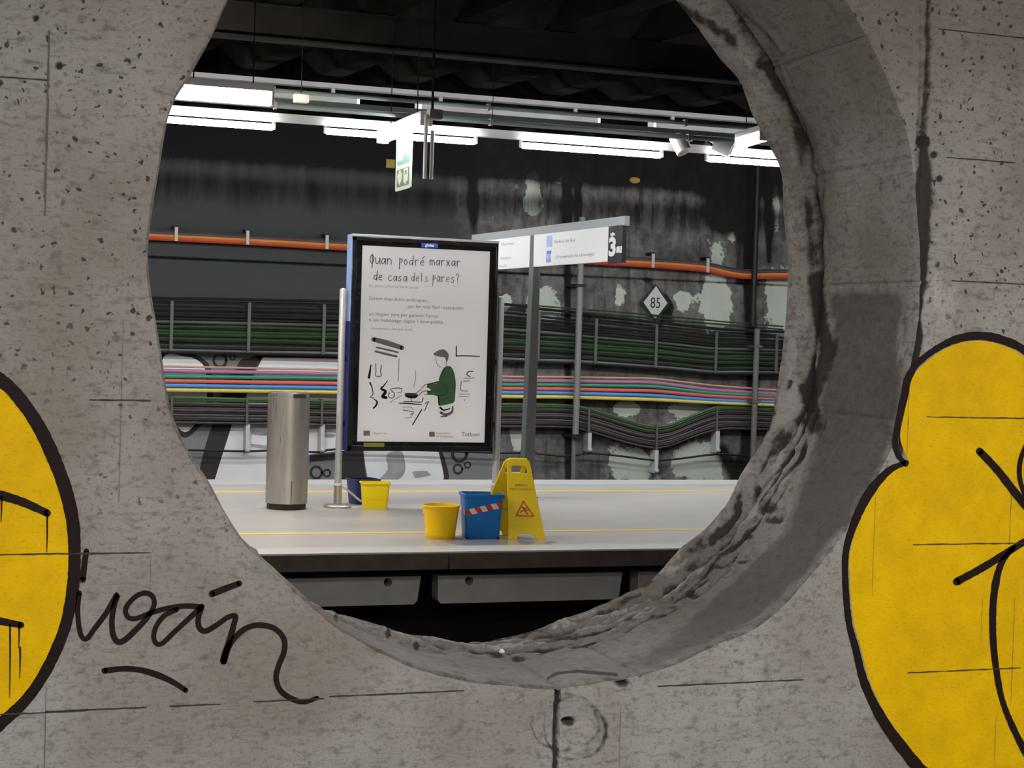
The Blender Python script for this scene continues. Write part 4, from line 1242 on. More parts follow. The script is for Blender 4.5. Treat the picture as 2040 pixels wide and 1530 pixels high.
# handwriting
G = {'Q': [[(.75, .9), (.5, 1.5), (.2, 1.2), (.1, .5), (.35, .05), (.6, .3), (.7, .9)], [(.45, 1.6), (.5, .6), (.4, -.7)]], 'u': [[(.05, 1), (.1, .2), (.4, .05), (.7, .6), (.75, 1)], [(.75, 1), (.78, 0)]],
     'a': [[(.7, .9), (.3, .95), (.08, .4), (.3, .02), (.6, .5), (.7, .95)], [(.7, .95), (.72, 0)]], 'n': [[(.08, 1), (.08, 0)], [(.08, .6), (.4, 1), (.65, .8), (.7, 0)]],
     'p': [[(.3, 1.2), (.2, -.8)], [(.3, .9), (.6, 1.1), (.75, .7), (.25, .3)]], 'o': [[(.4, 1), (.1, .6), (.3, 0), (.65, .4), (.4, 1)]], 'd': [[(.6, .9), (.2, .8), (.08, .2), (.4, .1), (.65, .6)], [(.75, 1.7), (.62, 0)]],
     'r': [[(.1, 1), (.15, 0)], [(.13, .6), (.4, 1), (.65, .95)]], 'e': [[(.1, .5), (.65, .6), (.5, 1), (.15, .7), (.15, .15), (.6, .1)]], 'E': [[(.1, .5), (.65, .6), (.5, 1), (.15, .7), (.15, .15), (.6, .1)], [(.4, 1.25), (.8, 1.7)]],
     'm': [[(.05, 1), (.05, 0)], [(.05, .6), (.25, 1), (.42, .7), (.42, 0)], [(.42, .6), (.65, 1), (.85, .7), (.85, 0)]], 'x': [[(.1, 1), (.65, 0)], [(.65, 1), (.1, 0)]], 'c': [[(.65, .9), (.3, 1), (.08, .5), (.3, 0), (.65, .1)]],
     's': [[(.6, .95), (.2, .9), (.2, .6), (.55, .4), (.5, .02), (.1, .1)]], 'l': [[(.3, 1.7), (.28, 0)]], '?': [[(.1, 1.3), (.4, 1.7), (.7, 1.3), (.4, .8), (.4, .4)], [(.4, .05), (.4, 0)]]}
def hand(mb, txt, x, y, w, h, lw, slope):
    for ch in txt:
        if ch == ' ':
            x += w * .9; continue
        for st_ in G[ch]:
            pts = [(x + a * w, y + slope * (x + a * w) - b * h) for a, b in st_]
            stroke(mb, pts, lw, A1, po, step=2)
        x += w * (1.12 if ch == 'm' else .95)
    return x
sl_ = .045
hm = MB()
hand(hm, 'Quan', 736, 525 - sl_ * 736, 12.2, 12, 1.7, sl_)
hand(hm, 'podrE', 793, 527 - sl_ * 793, 11.5, 11, 1.6, sl_)
hand(hm, 'marxar', 856, 528 - sl_ * 856, 10.8, 10.5, 1.6, sl_)
hand(hm, 'de', 744, 558 - sl_ * 744, 10.5, 11, 1.7, sl_)
hand(hm, 'casa', 773, 559 - sl_ * 773, 10.5, 10, 1.6, sl_)
hm.build('handwriting', K2, poster)
hm = MB()
hand(hm, 'dels', 819, 560 - sl_ * 819, 9.5, 10, 1.5, sl_)
hand(hm, 'pares?', 860, 561 - sl_ * 860, 10.0, 11, 1.5, sl_)
hm.build('handwriting', K3, poster)
# printed lines
U_, V_ = Vector((1, 0, 0)), Vector((0, 0, 1))
def ptxt(name, txt, x, y, hpx, mat, width=None, par=poster, Y=YS, lift=.0008, weight=0.0):
    P = at_y(x, y, Y); sc = ppm(P)
    vs, fs = text_mesh(txt, hpx / sc, (P.x, Y, P.z), U_, V_, (0, -lift, 0), extrude=.0002, weight=weight)
    if width:
        xs_ = [v.x for v in vs]; k = (width / sc) / max(1e-6, max(xs_) - min(xs_)); x_m = min(xs_)
        vs = [Vector((x_m + (v.x - x_m) * k, v.y, v.z)) for v in vs]
    return MB().add(vs, fs).build(name, mat, par)
ptxt('printed_text', 'Els joves volen un futur propi.', 735, 571, 4.6, K4, 104)
ptxt('printed_text', 'Estem impulsant polítiques', 735, 597, 6.4, KR_, 120)
ptxt('printed_text', 'per fer més fàcil i assequible', 812, 613, 6.4, KR_, 116)
ptxt('printed_text', 'un lloguer jove per garantir l\'accés', 735, 628, 6.4, KR_, 144)
ptxt('printed_text', 'a un habitatge digne i assequible.', 735, 640, 6.4, KR_, 156)
ptxt('printed_text', 'Informa-te\'n i demana ajuda', 738, 656, 4.2, K4, 86)
ptxt('printed_text', 'Generalitat', 868, 865, 4.2, K3, 30); ptxt('printed_text', 'de Catalunya', 868, 871, 4.2, K3, 36)
ptxt('printed_text', 'Tothom', 919, 869, 8.5, K2, 38)
ptxt('printed_text', 'Agència', 743, 865, 4.5, K4, 28)
# drawing: kitchen scene
d1, d2, d3, dg, dgd = MB(), MB(), MB(), MB(), MB()
def S(mb, pts, w, A=A1): stroke(mb, pts, w, A, po, step=2)
S(d3, [(744, 676), (770, 683), (801, 693)], [9, 11, 9]); S(d3, [(750, 692), (772, 697), (793, 702)], [3, 4, 3]); S(d3, [(748, 700), (772, 706), (790, 710)], [4, 5, 4])
S(d2, [(795, 715), (794, 740), (793, 760)], 1.2); S(d3, [(827, 738), (828, 752), (824, 772)], 1.2)
S(d1, [(739, 727), (737, 740), (735, 752)], [2, 4, 5]); S(d3, [(748, 725), (749, 738), (748, 748), (754, 750), (760, 748), (758, 740), (760, 728)], 2.0)
S(d1, [(737, 762), (741, 772), (743, 785), (738, 791), (745, 793)], [3, 1.6, 1.6]); S(d1, [(745, 795), (751, 800), (749, 808), (744, 813)], [1.6, 4, 3])
S(d1, [(772, 758), (765, 768), (759, 774), (768, 780), (762, 790), (769, 792)], [1.4, 3, 6, 6]); S(d2, [(776, 782), (774, 790), (782, 793), (786, 784), (778, 776), (790, 773), (801, 774)], 1.8)
S(d2, [(793, 782), (800, 781), (800, 776)], 1.4); S(d3, [(777, 802), (790, 793), (800, 788)], 1.2)
blob(d1, [(806, 784), (815, 783), (830, 784), (833, 788), (828, 793), (814, 793), (807, 789)], A1, po, step=3)
S(d3, [(808, 785.5), (820, 787), (832, 786)], 1.2, A3)
S(d2, [(828, 784), (838, 776), (845, 768), (851, 765)], 1.4); S(d2, [(834, 788), (842, 780), (852, 779), (858, 781)], 1.6); S(d2, [(845, 785), (855, 786), (866, 786)], 1.4); S(d2, [(850, 772), (860, 774)], 1.2)
S(d2, [(819, 794), (820, 799)], 1.6); S(d2, [(804, 800), (820, 800), (839, 801), (843, 793)], 2.0); S(d1, [(795, 803), (815, 804), (840, 806)], [1.6, 3, 1.4])
S(d2, [(803, 817), (815, 819), (824, 821), (818, 826)], 1.6); S(d3, [(803, 811), (818, 811), (823, 816)], 1.2); S(d3, [(808, 833), (818, 831), (823, 824)], 1.2)
S(d1, [(822, 846), (831, 831), (840, 816)], 2.2); S(d2, [(846, 818), (850, 808), (854, 800), (847, 804)], 1.8)
blob(d3, [(863, 706), (870, 700), (876, 697), (884, 696), (891, 701), (894, 708), (892, 718), (889, 722), (886, 712), (876, 711)], A1, po, step=3)
S(d3, [(868, 711), (869, 720), (873, 729), (879, 731)], 1.1); S(d3, [(889, 722), (889, 728)], 1.2)
blob(dg, [(882, 736), (888, 730), (897, 730), (903, 738), (906, 750), (907, 762), (906, 780), (905, 800), (898, 804), (880, 808), (874, 806), (872, 790), (866, 787), (852, 785), (850, 780), (859, 777), (850, 770), (852, 766), (872, 763), (876, 750)], A1, po, step=3)
S(dgd, [(904, 745), (907, 765), (905, 798)], 1.6, A2_); S(dgd, [(852, 766), (864, 763), (873, 761)], 3, A2_); S(dgd, [(866, 787), (880, 788), (888, 784), (892, 776)], 1.6, A2_); S(dgd, [(875, 757), (880, 744), (886, 735)], 2, A2_); S(d1, [(873, 790), (874, 800), (875, 807)], 2.5, A2_)
S(d1, [(877, 812), (884, 817), (896, 814)], [4, 3, 2]); S(d3, [(878, 822), (888, 826), (900, 821), (902, 810)], [5, 6, 3]); S(d3, [(879, 830), (890, 829)], 3)
S(d2, [(909, 690), (909, 700), (909, 710)], 2.6); S(d2, [(909, 709), (930, 709), (955, 710)], 2.4)
S(d2, [(942, 740), (934, 740), (930, 746), (936, 750)], 2.2); S(d3, [(925, 754), (945, 753)], 1.2); S(d2, [(923, 759), (935, 759)], 1.6); S(d3, [(919, 760), (918, 777), (931, 779)], 1.6)
S(d3, [(915, 785), (936, 785)], 1.2); S(d3, [(914, 790), (934, 790)], 1.2); S(d2, [(925, 797), (926, 797)], 2)
blob(d3, [(855, 860), (866, 860), (866, 870), (855, 870)], A1, po, smooth=False); blob(d3, [(724, 858), (737, 858), (737, 868), (724, 868)], A1, po, smooth=False)
d1.build('drawing', K1, poster); d2.build('drawing', K2, poster); d3.build('drawing', K3, poster); dg.build('drawing', KG, poster); dgd.build('drawing', KGD, poster)
# label plates on the frame
P = at_y(856, 489, YF - .012); sc = ppm(P)
lb = MB().box(P.x - 17 / sc, P.x + 17 / sc, YF - .0155, YF - .0125, P.z - 4.5 / sc, P.z + 4.5 / sc).build('label_plate', M_BLUE, adv)
vs, fs = text_mesh('global', 5.5 / sc, (P.x, YF - .0155, P.z - 2.2 / sc), U_, V_, (0, -.0006, 0), 'CENTER', extrude=.0003)
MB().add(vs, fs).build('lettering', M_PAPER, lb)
P = at_y(745, 886, YF - .012)
M_OLIVE = plain('olive_sticker', (.20, .19, .02), .5)
MB().box(P.x - 21 / sc, P.x + 21 / sc, YF - .0150, YF - .0125, P.z - 4 / sc, P.z + 4 / sc).build('label_plate', M_OLIVE, adv)
# clear bulged cover
def cover_mat():
    m = bpy.data.materials.new('clear_cover'); m.use_nodes = True
    nt = m.node_tree; nt.nodes.clear(); T = NT(nt)
    out = T.n('ShaderNodeOutputMaterial'); tr = T.n('ShaderNodeBsdfTransparent'); gl = T.n('ShaderNodeBsdfGlossy')
    tr.inputs['Color'].default_value = (.97, .97, .97, 1)
    gl.inputs['Roughness'].default_value = .04
    fr = T.n('ShaderNodeFresnel'); fr.inputs['IOR'].default_value = 1.5
    nz_ = T.noise(T.coord(), 1.5, 2.0)
    nt.links.new(T.bump(nz_, .15, .01), gl.inputs['Normal'])
    mx = T.n('ShaderNodeMixShader')
    nt.links.new(fr.outputs[0], mx.inputs[0]); nt.links.new(tr.outputs[0], mx.inputs[1]); nt.links.new(gl.outputs[0], mx.inputs[2])
    nt.links.new(mx.outputs[0], out.inputs['Surface'])
    return m
nu, nv = 24, 36
vs, fs = [], []
ca0, ca1, cz0, cz1 = x0 + fw * .7, x1 - fw * .3, z0_ + .04, ztm - .03
for j in range(nv + 1):
    for i in range(nu + 1):
        u, v = i / nu, j / nv
        bul = .022 * (1 - (2 * v - 1) ** 2) * (1 - .5 * (2 * u - 1) ** 2)
        vs.append((ca0 + (ca1 - ca0) * u, YF - .004 - bul, cz0 + (cz1 - cz0) * v))
for j in range(nv):
    for i in range(nu):
        a = j * (nu + 1) + i
        fs.append((a, a + 1, a + nu + 2, a + nu + 1))
MB().add(vs, fs).build('clear_cover', cover_mat(), adv, smooth=True, label='clear bulged plastic cover')
# posts
def post(px, top_y, base, nm):
    P = base
    zt = at_y(px, top_y, P.y).z
    r = 7.0 / ppm(P)
    o = MB().lathe(P, [(r, .02), (r, zt - r * .6), (r * .8, zt - r * .2), (r * .3, zt)], 20).build('post', M_POST, adv, smooth=True)
    MB().lathe(P, [(r * 1.18, .02), (r * 1.18, .215), (r * 1.05, .22)], 20).build('sleeve', M_STEEL, o, smooth=True)
    MB().lathe(P, [(r * 1.3, .205), (r * 1.3, .225)], 20).build('collar', M_WHITE, o, smooth=True)
    MB().lathe(P, [(.13, 0), (.13, .018), (.11, .03), (r * 1.1, .034)], 36).build('base_flange', M_STEEL, o, smooth=True)
post(683, 574, b0, 'l')
b1 = at_y(986, 1000, YP); b1.z = 0
post(998, 590, b1, 'r')
for zz in (.75, 1.35):
    for P in (b0, b1):
        MB().box(min(P.x, (x0 + x1) / 2) if P is b0 else x1 - .02, x0 + .02 if P is b0 else P.x, YP - .012, YP + .012, zz, zz + .05).build('clamp', M_FRAME, adv)

# ------------------------------------------------------------------ direction sign
M_SFRAME = plain('sign_frame_grey', (.36, .37, .365), .4, metal=.2, var=.1)
M_SPOST = plain('sign_post_grey_green', (.125, .135, .13), .5, var=.15)
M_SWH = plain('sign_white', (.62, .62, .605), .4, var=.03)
add_glow(M_SWH, (1, 1, .98), .12)  # small glow added to brighten the white panels
M_SBK = plain('sign_black', (.03, .03, .033), .4, var=.2)
M_SBL = plain('sign_pale_blue', (.36, .45, .72), .5); M_SBL2 = plain('sign_blue', (.12, .22, .62), .5); M_SVI = plain('sign_violet', (.33, .27, .6), .5)
M_STX = plain('sign_grey_lettering', (.40, .39, .38), .5)
ZS = 2.74
PR, PL = at_z(1245, 430, ZS), at_z(940, 468, ZS)
du = (PR - PL); Ls = du.length; du.normalize()
nn = Vector((du.y, -du.x, 0))
if nn.dot(EYE - PR) < 0: nn = -nn
pp = at_pl(1060, 600, PR, nn)
sg = thing('direction_sign', 'platform direction sign with white panels and black end marked 3', 'sign', (pp.x, pp.y, 0))
def onS(px, py, l=0.0):
    p = at_pl(px, py, PR, nn); return p + nn * l
def uv(px, py):
    p = at_pl(px, py, PR, nn); return (p - PL).dot(du), p.z
def sp(u, z, l=0.0):
    return Vector((PL.x, PL.y, 0)) + du * u + Vector((0, 0, z)) + nn * l
z_bar = ZS - .085
def slab(u0, u1, za, zb, l0, l1, nm, mt, par=None):
    return MB().hexa([sp(u0, za, l0), sp(u1, za, l0), sp(u1, za, l1), sp(u0, za, l1), sp(u0, zb, l0), sp(u1, zb, l0), sp(u1, zb, l1), sp(u0, zb, l1)]).build(nm, mt, par or sg)
slab(0, Ls, z_bar, ZS, -.05, .0, 'top_bar', M_SFRAME)
zbot = uv(1205, 521)[1]
ua, ub = uv(1064, 500)[0], uv(1212, 490)[0]
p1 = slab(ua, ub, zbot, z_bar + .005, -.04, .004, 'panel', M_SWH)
uc = uv(1056, 500)[0]
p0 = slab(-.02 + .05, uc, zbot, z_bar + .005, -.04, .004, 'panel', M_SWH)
ue = uv(1240, 490)[0]
p3 = slab(ub, ue, zbot - .02, z_bar + .005, -.038, .002, 'end_plate', M_SBK)
slab(uc - .005, ua + .005, zbot - .1, z_bar, -.045, .0, 'mullion', M_SFRAME)
def stxt(txt, px, py, hpx, mt, par, nm='lettering', al='LEFT', wt=0.0, wid=None):
    p = onS(px, py)
    h = hpx / ppm(p)
    vs, fs = text_mesh(txt, h, p, du, Vector((0, 0, 1)), nn * .006, al, extrude=.0004, weight=wt)
    if wid:
        us = [(v - p).dot(du) for v in vs]; u_m = min(us); k = wid / (max(us) - u_m)
        vs = [v + du * (((v - p).dot(du) - u_m) * (k - 1)) for v in vs]
    MB().add(vs, fs).build(nm, mt, par)
wdt = lambda a, b, y: uv(b, y)[0] - uv(a, y)[0]
stxt('Molins de Rei', 1105, 485, 6, M_STX, p1, wid=wdt(1105, 1146, 480))
stxt("L'Hospitalet de Llobregat", 1108, 515, 6, M_STX, p1, wid=wdt(1108, 1184, 508))
for (xa, xb, ya, yb, mt) in ((1090, 1101, 470, 492, M_SBL), (1090, 1099, 500, 506, M_SBL2), (1089, 1098, 506, 517, M_SBL), (1089, 1098, 516, 523, M_SVI)):
    u0, u1 = uv(xa, ya)[0], uv(xb, ya)[0]; za, zb = uv(xa, yb)[1], uv(xa, ya)[1]
    slab(u0, u1, za, zb, .004, .0055, 'line_badge', mt, p1)
stxt('Manresa', 999, 490, 6, M_STX, p0, wid=wdt(999, 1025, 488)); stxt('Portbou', 998, 518, 6, M_STX, p0, wid=wdt(998, 1019, 515)); stxt('Maçanet', 994, 532, 4, M_STX, p0, wid=wdt(994, 1010, 530))
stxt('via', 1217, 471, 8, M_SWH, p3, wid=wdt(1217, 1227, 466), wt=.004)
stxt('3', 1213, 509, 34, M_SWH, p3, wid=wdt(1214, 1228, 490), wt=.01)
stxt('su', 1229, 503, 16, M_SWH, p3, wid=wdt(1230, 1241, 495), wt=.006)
# post
um = (uc + ua) / 2
hw = .055
MB().hexa([sp(um - hw, 0, -.075), sp(um + hw, 0, -.075), sp(um + hw, 0, .045), sp(um - hw, 0, .045), sp(um - hw, ZS - .02, -.075), sp(um + hw, ZS - .02, -.075), sp(um + hw, ZS - .02, -.001), sp(um - hw, ZS - .02, -.001)]).build('post', M_SPOST, sg, bevel=.006)
MB().hexa([sp(um - .085, 0, -.11), sp(um + .085, 0, -.11), sp(um + .085, 0, .08), sp(um - .085, 0, .08), sp(um - .085, .012, -.11), sp(um + .085, .012, -.11), sp(um + .085, .012, .08), sp(um - .085, .012, .08)]).build('base_plate', M_SPOST, sg)

# ------------------------------------------------------------------ buckets
def plastic(name, col, rough=.35):
    m, nt, b = nodes(name); T = NT(nt)
    f = T.noise(T.coord(), 7.0, 4.0)
    nt.links.new(T.mix(f, tuple(x * .93 for x in col), col), b.inputs['Base Color'])
    b.inputs['Roughness'].default_value = rough
    b.inputs['Specular IOR Level'].default_value = 0.3
    sp_ = T.noise(T.coord(), 60.0, 2.0)
    nt.links.new(T.bump(sp_, .05, .001), b.inputs['Normal'])
    return m
M_PYEL = plastic('yellow_plastic', (.95, .58, .003)); M_PYEL2 = plastic('lemon_plastic', (.95, .72, .003)); M_PBLU = plastic('blue_plastic', (.008, .17, .52)); M_PNAV = plastic('navy_plastic', (.025, .045, .17))
M_PSIGN = plastic('sign_yellow_plastic', (.93, .66, .003), .45); M_PWHT = plastic('white_plastic', (.75, .74, .72)); M_RED = plain('red_print', (.55, .02, .015), .5); M_ORNG = plain('orange_red_print', (.55, .10, .004), .5); M_OCH = plain('ochre_print', (.30, .17, .003), .5)

c = at_z(877, 1071, 0); s = ppm(c)
t = thing('round_bucket', 'round yellow plastic bucket left of the blue bucket', 'bucket', c)
rt, rb_, h = 37.5 / s, 29 / s, 66 / s
MB().lathe(c, [(rb_ * .97, 0), (rb_, .006), (rb_ * 1.035, .035), (rb_ * 1.02, .04), (rt * .985, h * .97), (rt * .94, h * .97), (rb_ * .96, .012), (0, .012)], 56, caps=False).build('body', M_PYEL, t, smooth=True)
MB().lathe(c, [(rt * .985, h * .93), (rt * 1.02, h * .935), (rt * 1.03, h * .99), (rt, h), (rt * .95, h * .995), (rt * .945, h * .94)], 56, caps=False).build('rim', M_PYEL, t, smooth=True)
MB().tube([c + Vector((rt * 1.02 * math.cos(a), rt * 1.02 * math.sin(a), h * .9 - .05 * math.sin((a + 2.2) * 1.0) ** 2)) for a in [0.1 + k * math.pi / 14 for k in range(15)]], .004, 6).build('handle', M_PWHT, t, smooth=True)

def square_bucket(name, label, c, wt, dt, wb, db, h, rot, mat, handle=None, band=None, rimh=.03):
    t = thing(name, label, 'bucket', c)
    Rz = Matrix.Rotation(rot, 3, 'Z')
    def ring(w, d, z, rc=.025, n=5):
        out = []
        for (sx, sy, a0) in ((1, 1, 0), (-1, 1, math.pi / 2), (-1, -1, math.pi), (1, -1, 1.5 * math.pi)):
            for k in range(n):
                a = a0 + k * math.pi / 2 / (n - 1)
                out.append(Vector(c) + Rz @ Vector((sx * (w / 2 - rc) + rc * math.cos(a), sy * (d / 2 - rc) + rc * math.sin(a), z)))
        return out
    def loft(rings, cap0=True, cap1=False):
        m = MB(); n = len(rings[0])
        vs = [v for r in rings for v in r]
        fs = [(i * n + k, i * n + (k + 1) % n, (i + 1) * n + (k + 1) % n, (i + 1) * n + k) for i in range(len(rings) - 1) for k in range(n)]
        if cap0: fs.append(tuple(range(n))[::-1])
        if cap1: fs.append(tuple((len(rings) - 1) * n + k for k in range(n)))
        return m.add(vs, fs)
    it = .008
    loft([ring(wb * .97, db * .97, 0), ring(wb, db, .008), ring(wt, dt, h * .98), ring(wt - it, dt - it, h * .98), ring(wb - it, db - it, .014)], True, True).build('body', mat, t, smooth=True)
    loft([ring(wt, dt, h - rimh), ring(wt + .018, dt + .018, h - rimh + .004), ring(wt + .022, dt + .022, h - .004), ring(wt + .016, dt + .016, h), ring(wt - .012, dt - .012, h), ring(wt - .014, dt - .014, h - .02)], False).build('rim', mat, t, smooth=True)
    return t, Rz, ring
c = at_z(957, 1070, 0); s = ppm(c)
rot = math.radians(-9)
t, Rz, ring = square_bucket('square_bucket', 'blue square bucket wrapped with red and white tape', c, .315, .27, .275, .225, .355, rot, M_PBLU)
# tape around the blue bucket: alternate red and white bands
h = .355
def face_pt(u, z, side):
    k = z / h
    w, d = .275 + (.315 - .275) * k, .225 + (.27 - .225) * k
    if side == 'f': return Vector(c) + Rz @ Vector(((u - .5) * w, -d / 2 - .002, z))
    return Vector(c) + Rz @ Vector((-w / 2 - .002, (0.5 - u) * d, z))
nb = 7
for i in range(nb):
    u0, u1 = i / nb, (i + 1) / nb
    zz = lambda u: .205 + .07 * u
    sh = .05
    pts = [face_pt(min(1, max(0, u0 - sh)), zz(u0) - .0, 'f'), face_pt(min(1, max(0, u1 - sh)), zz(u1), 'f'), face_pt(min(1, u1 + sh), zz(u1) - .042, 'f'), face_pt(min(1, u0 + sh), zz(u0) - .042, 'f')]
    pts = [face_pt(min(1, max(0, u0 - sh)), zz(u0) + .021, 'f'), face_pt(min(1, max(0, u1 - sh)), zz(u1) + .021, 'f'), face_pt(min(1, max(0, u1 + sh)), zz(u1) - .021, 'f'), face_pt(min(1, max(0, u0 + sh)), zz(u0) - .021, 'f')]
    MB().plate(pts, Rz @ Vector((0, -.0015, 0))).build('tape_band', M_RED if i % 2 == 0 else M_PWHT, t)
for i in range(3):
    u0, u1 = i / 3, (i + 1) / 3
    pts = [face_pt(u0, .205 + .01 * (3 - i) + .018, 's'), face_pt(u1, .205 + .01 * (2 - i) + .018, 's'), face_pt(u1, .205 + .01 * (2 - i) - .02, 's'), face_pt(u0, .205 + .01 * (3 - i) - .02, 's')]
    MB().plate(pts, Rz @ Vector((-.0015, 0, 0))).build('tape_band', M_PWHT if i % 2 == 0 else M_RED, t)
for sx in (-1, 1):
    for sy in (-1, 1):
        p = Vector(c) + Rz @ Vector((sx * .12, sy * .095, 0))
        MB().lathe(p, [(.016, 0), (.018, .004), (.018, .012)], 12).build('foot', M_BLACK, t)
c = at_z(746, 1013, 0); s = ppm(c)
t2, Rz2, ring2 = square_bucket('square_bucket', 'small yellow square bucket right of the left display post', c, 55 / s, .2, 47 / s, .17, 53 / s, math.radians(-8), M_PYEL2, rimh=.02)
hh = 53 / s
def band(zc): return [(47 + 8 * zc / hh) / s + .004, .17 + .03 * zc / hh + .004]
zc = hh * .38
m_ = MB(); r1_ = ring2(*band(zc - .004), zc - .004); r2_ = ring2(*band(zc + .004), zc + .004); n = len(r1_)
m_.add(r1_ + r2_, [(k, (k + 1) % n, n + (k + 1) % n, n + k) for k in range(n)]); m_.build('stacking_ridge', M_PYEL, t2)
c2 = at_z(722, 1003, 0); s = ppm(c2)
t3, Rz3, ring3 = square_bucket('square_bucket', 'navy bucket half hidden behind the small yellow bucket', c2, 54 / s, .22, 46 / s, .18, 50 / s, math.radians(14), M_PNAV, rimh=.02)
hp = [at_y(x, y, c2.y - .13) for x, y in smooth_path([(676, 966), (690, 975), (703, 985), (714, 995), (724, 1000)], 3)]
MB().tube(hp, .011, 8).build('handle', M_PWHT, t3, smooth=True, label='white plastic handle')

# ------------------------------------------------------------------ wet floor sign (folding A-board)
base = at_z(1050, 1075, 0)
s = ppm(base)
Hs = 158 / s
yaw = math.radians(-14)
Rz = Matrix.Rotation(yaw, 3, 'Z')
bk = Vector((-.17, .36, 0))                      # where the rear leaf stands relative to the front one
ws = thing('wet_floor_sign', 'yellow folding wet floor warning board beside the blue bucket', 'sign', base)
top = Vector((-.035, .17, Hs))
def leaf(bottom, top_, wb, wt, sgn, name, cut=True):
    ax = (Rz @ Vector((1, 0, 0)))
    up = (Vector(top_) - Vector(bottom))
    def L(u, v, l=0.0):
        w = wb + (wt - wb) * v
        nrm = ax.cross(up).normalized() * sgn
        return base + Vector(bottom) + ax * (u * w / 2) + up * v + nrm * l
    outline = [(-1, 0), (-.55, 0), (-.45, .05), (-.25, .075), (.25, .075), (.45, .05), (.55, 0), (1, 0), (1.0, .5), (1, .95), (.88, .99), (.7, 1), (-.7, 1), (-.88, .99), (-1, .95), (-1, .5)]
    hole = [(-.62, .825), (.62, .825), (.66, .85), (.62, .905), (.5, .915), (-.5, .915), (-.62, .905), (-.66, .85)]
    P0 = [Vector((a * (wb + (wt - wb) * b_) / 2, b_ * up.length, 0)) for a, b_ in outline]
    Hh = [Vector((a * (wb + (wt - wb) * b_) / 2, b_ * up.length, 0)) for a, b_ in hole]
    tri = tessellate_polygon([P0, Hh])
    uvs = outline + hole
    N = len(uvs)
    th = .022
    vs = [L(a, b_, 0) for a, b_ in uvs] + [L(a, b_, -th) for a, b_ in uvs]
    fs = [tuple(t_) for t_ in tri] + [tuple(i + N for i in t_) for t_ in tri]
    n0, n1 = len(outline), len(hole)
    fs += [(i, (i + 1) % n0, N + (i + 1) % n0, N + i) for i in range(n0)] + [(n0 + i, n0 + (i + 1) % n1, N + n0 + (i + 1) % n1, N + n0 + i) for i in range(n1)]
    return MB().add(vs, fs).build(name, M_PSIGN, ws, bevel=.003), L
wbm, wtm = 75 / s, 45 / s
fl, L = leaf((0, 0, 0), top, wbm, wtm, 1, 'front_leaf')
if (L(0, .5, .1) - L(0, .5)).dot(EYE - base) < 0:
    pass
rl, L2 = leaf(bk, top + Vector((-.005, .03, 0)), wbm, wtm, -1, 'rear_leaf')
fx = ((L(1, .5) - L(-1, .5)).normalized()); fu = (L(0, .9) - L(0, .1)).normalized(); fn = fx.cross(fu)
if fn.dot(EYE - base) < 0: fn = -fn
fo = .0012
def LL(l): return lambda a, b_: L(a, b_) + fn * l
# raised fields on the leaf
mm = MB()
stroke(mm, [(-.52, .30), (-.02, .455), (.06, .455), (.62, .30), (.55, .285), (-.45, .285), (-.52, .30)], .035, LL(.0016), -fn * .001, smooth=False)
mm = MB()
tri_ = [(-.50, .292), (.56, .292), (.03, .47)]
def strip(mb, a, b_, w):
    a, b_ = LL(.0018)(*a), LL(.0018)(*b_)
    d = (b_ - a).normalized(); n_ = d.cross(fn) * w / 2
    mb.plate([a - d * w * .4 - n_, b_ + d * w * .4 - n_, b_ + d * w * .4 + n_, a - d * w * .4 + n_], -fn * .001)
for i in range(3): strip(mm, tri_[i], tri_[(i + 1) % 3], .011)
strip(mm, (-.08, .40), (.10, .375), .014); strip(mm, (.10, .385), (-.12, .345), .010); strip(mm, (.06, .375), (.2, .39), .008); strip(mm, (.02, .36), (.22, .315), .010); strip(mm, (.0, .36), (.26, .36), .008); strip(mm, (-.1, .355), (-.25, .33), .008)
mm.build('warning_triangle', M_ORNG, fl)
for (txt, v, hgt, wid) in (('CUIDADO', .66, .017, .52), ('PISO MOJADO', .61, .017, .98)):
    p = LL(.001)(0, v)
    vs, fs = text_mesh(txt, hgt, p, fx, fu, fn * .001, 'CENTER', extrude=.0003)
    us = [(q_ - p).dot(fx) for q_ in vs]; k = wid * wtm * 1.05 / (max(us) - min(us))
    MB().add([q_ + fx * ((q_ - p).dot(fx) * (k - 1)) for q_ in vs], fs).build('lettering', M_OCH, fl)
mm = MB(); strip(mm, (-.75, .205), (.75, .205), .006); mm.build('moulded_ridge', M_PYEL2, fl)
MB().tube([L(-.8, 1, -.012), L(.8, 1, -.012)], .010, 8).build('hinge', M_PSIGN, ws, smooth=True)
MB().tube([L(-.55, .35, -.012), L2(.55, .35, .012) * .5 + L2(-.55, .35, .012) * .5], .006, 6).build('stay', M_PWHT, ws)
for (a) in (-.77, .77):
    MB().obox(L2(a, .0) + Vector((0, -.005, .008)), (.055, .03, .016), Rz).build('foot', M_PWHT, ws)

# ------------------------------------------------------------------ white chip of stone lying on the lower lip of the opening
ys_ = YW + TW * .62
pc = at_y(1000, 1300, ys_)
rs = random.Random(5)
prof_ = [(0.004, 0), (0.012, .003), (0.014, .010), (0.009, .018), (0.002, .021)]
m_ = MB().lathe((pc.x, pc.y, pc.z - .004), prof_, 9)
m_.v = [(x + rs.uniform(-.002, .002), y + rs.uniform(-.002, .002), z) for x, y, z in m_.v]
o = m_.build('stone_chip', M_PWHT, loc=(pc.x, pc.y, pc.z), smooth=True, ang=25)
tag(o, 'small white stone chip lying on the lower lip of the round opening', 'stone')
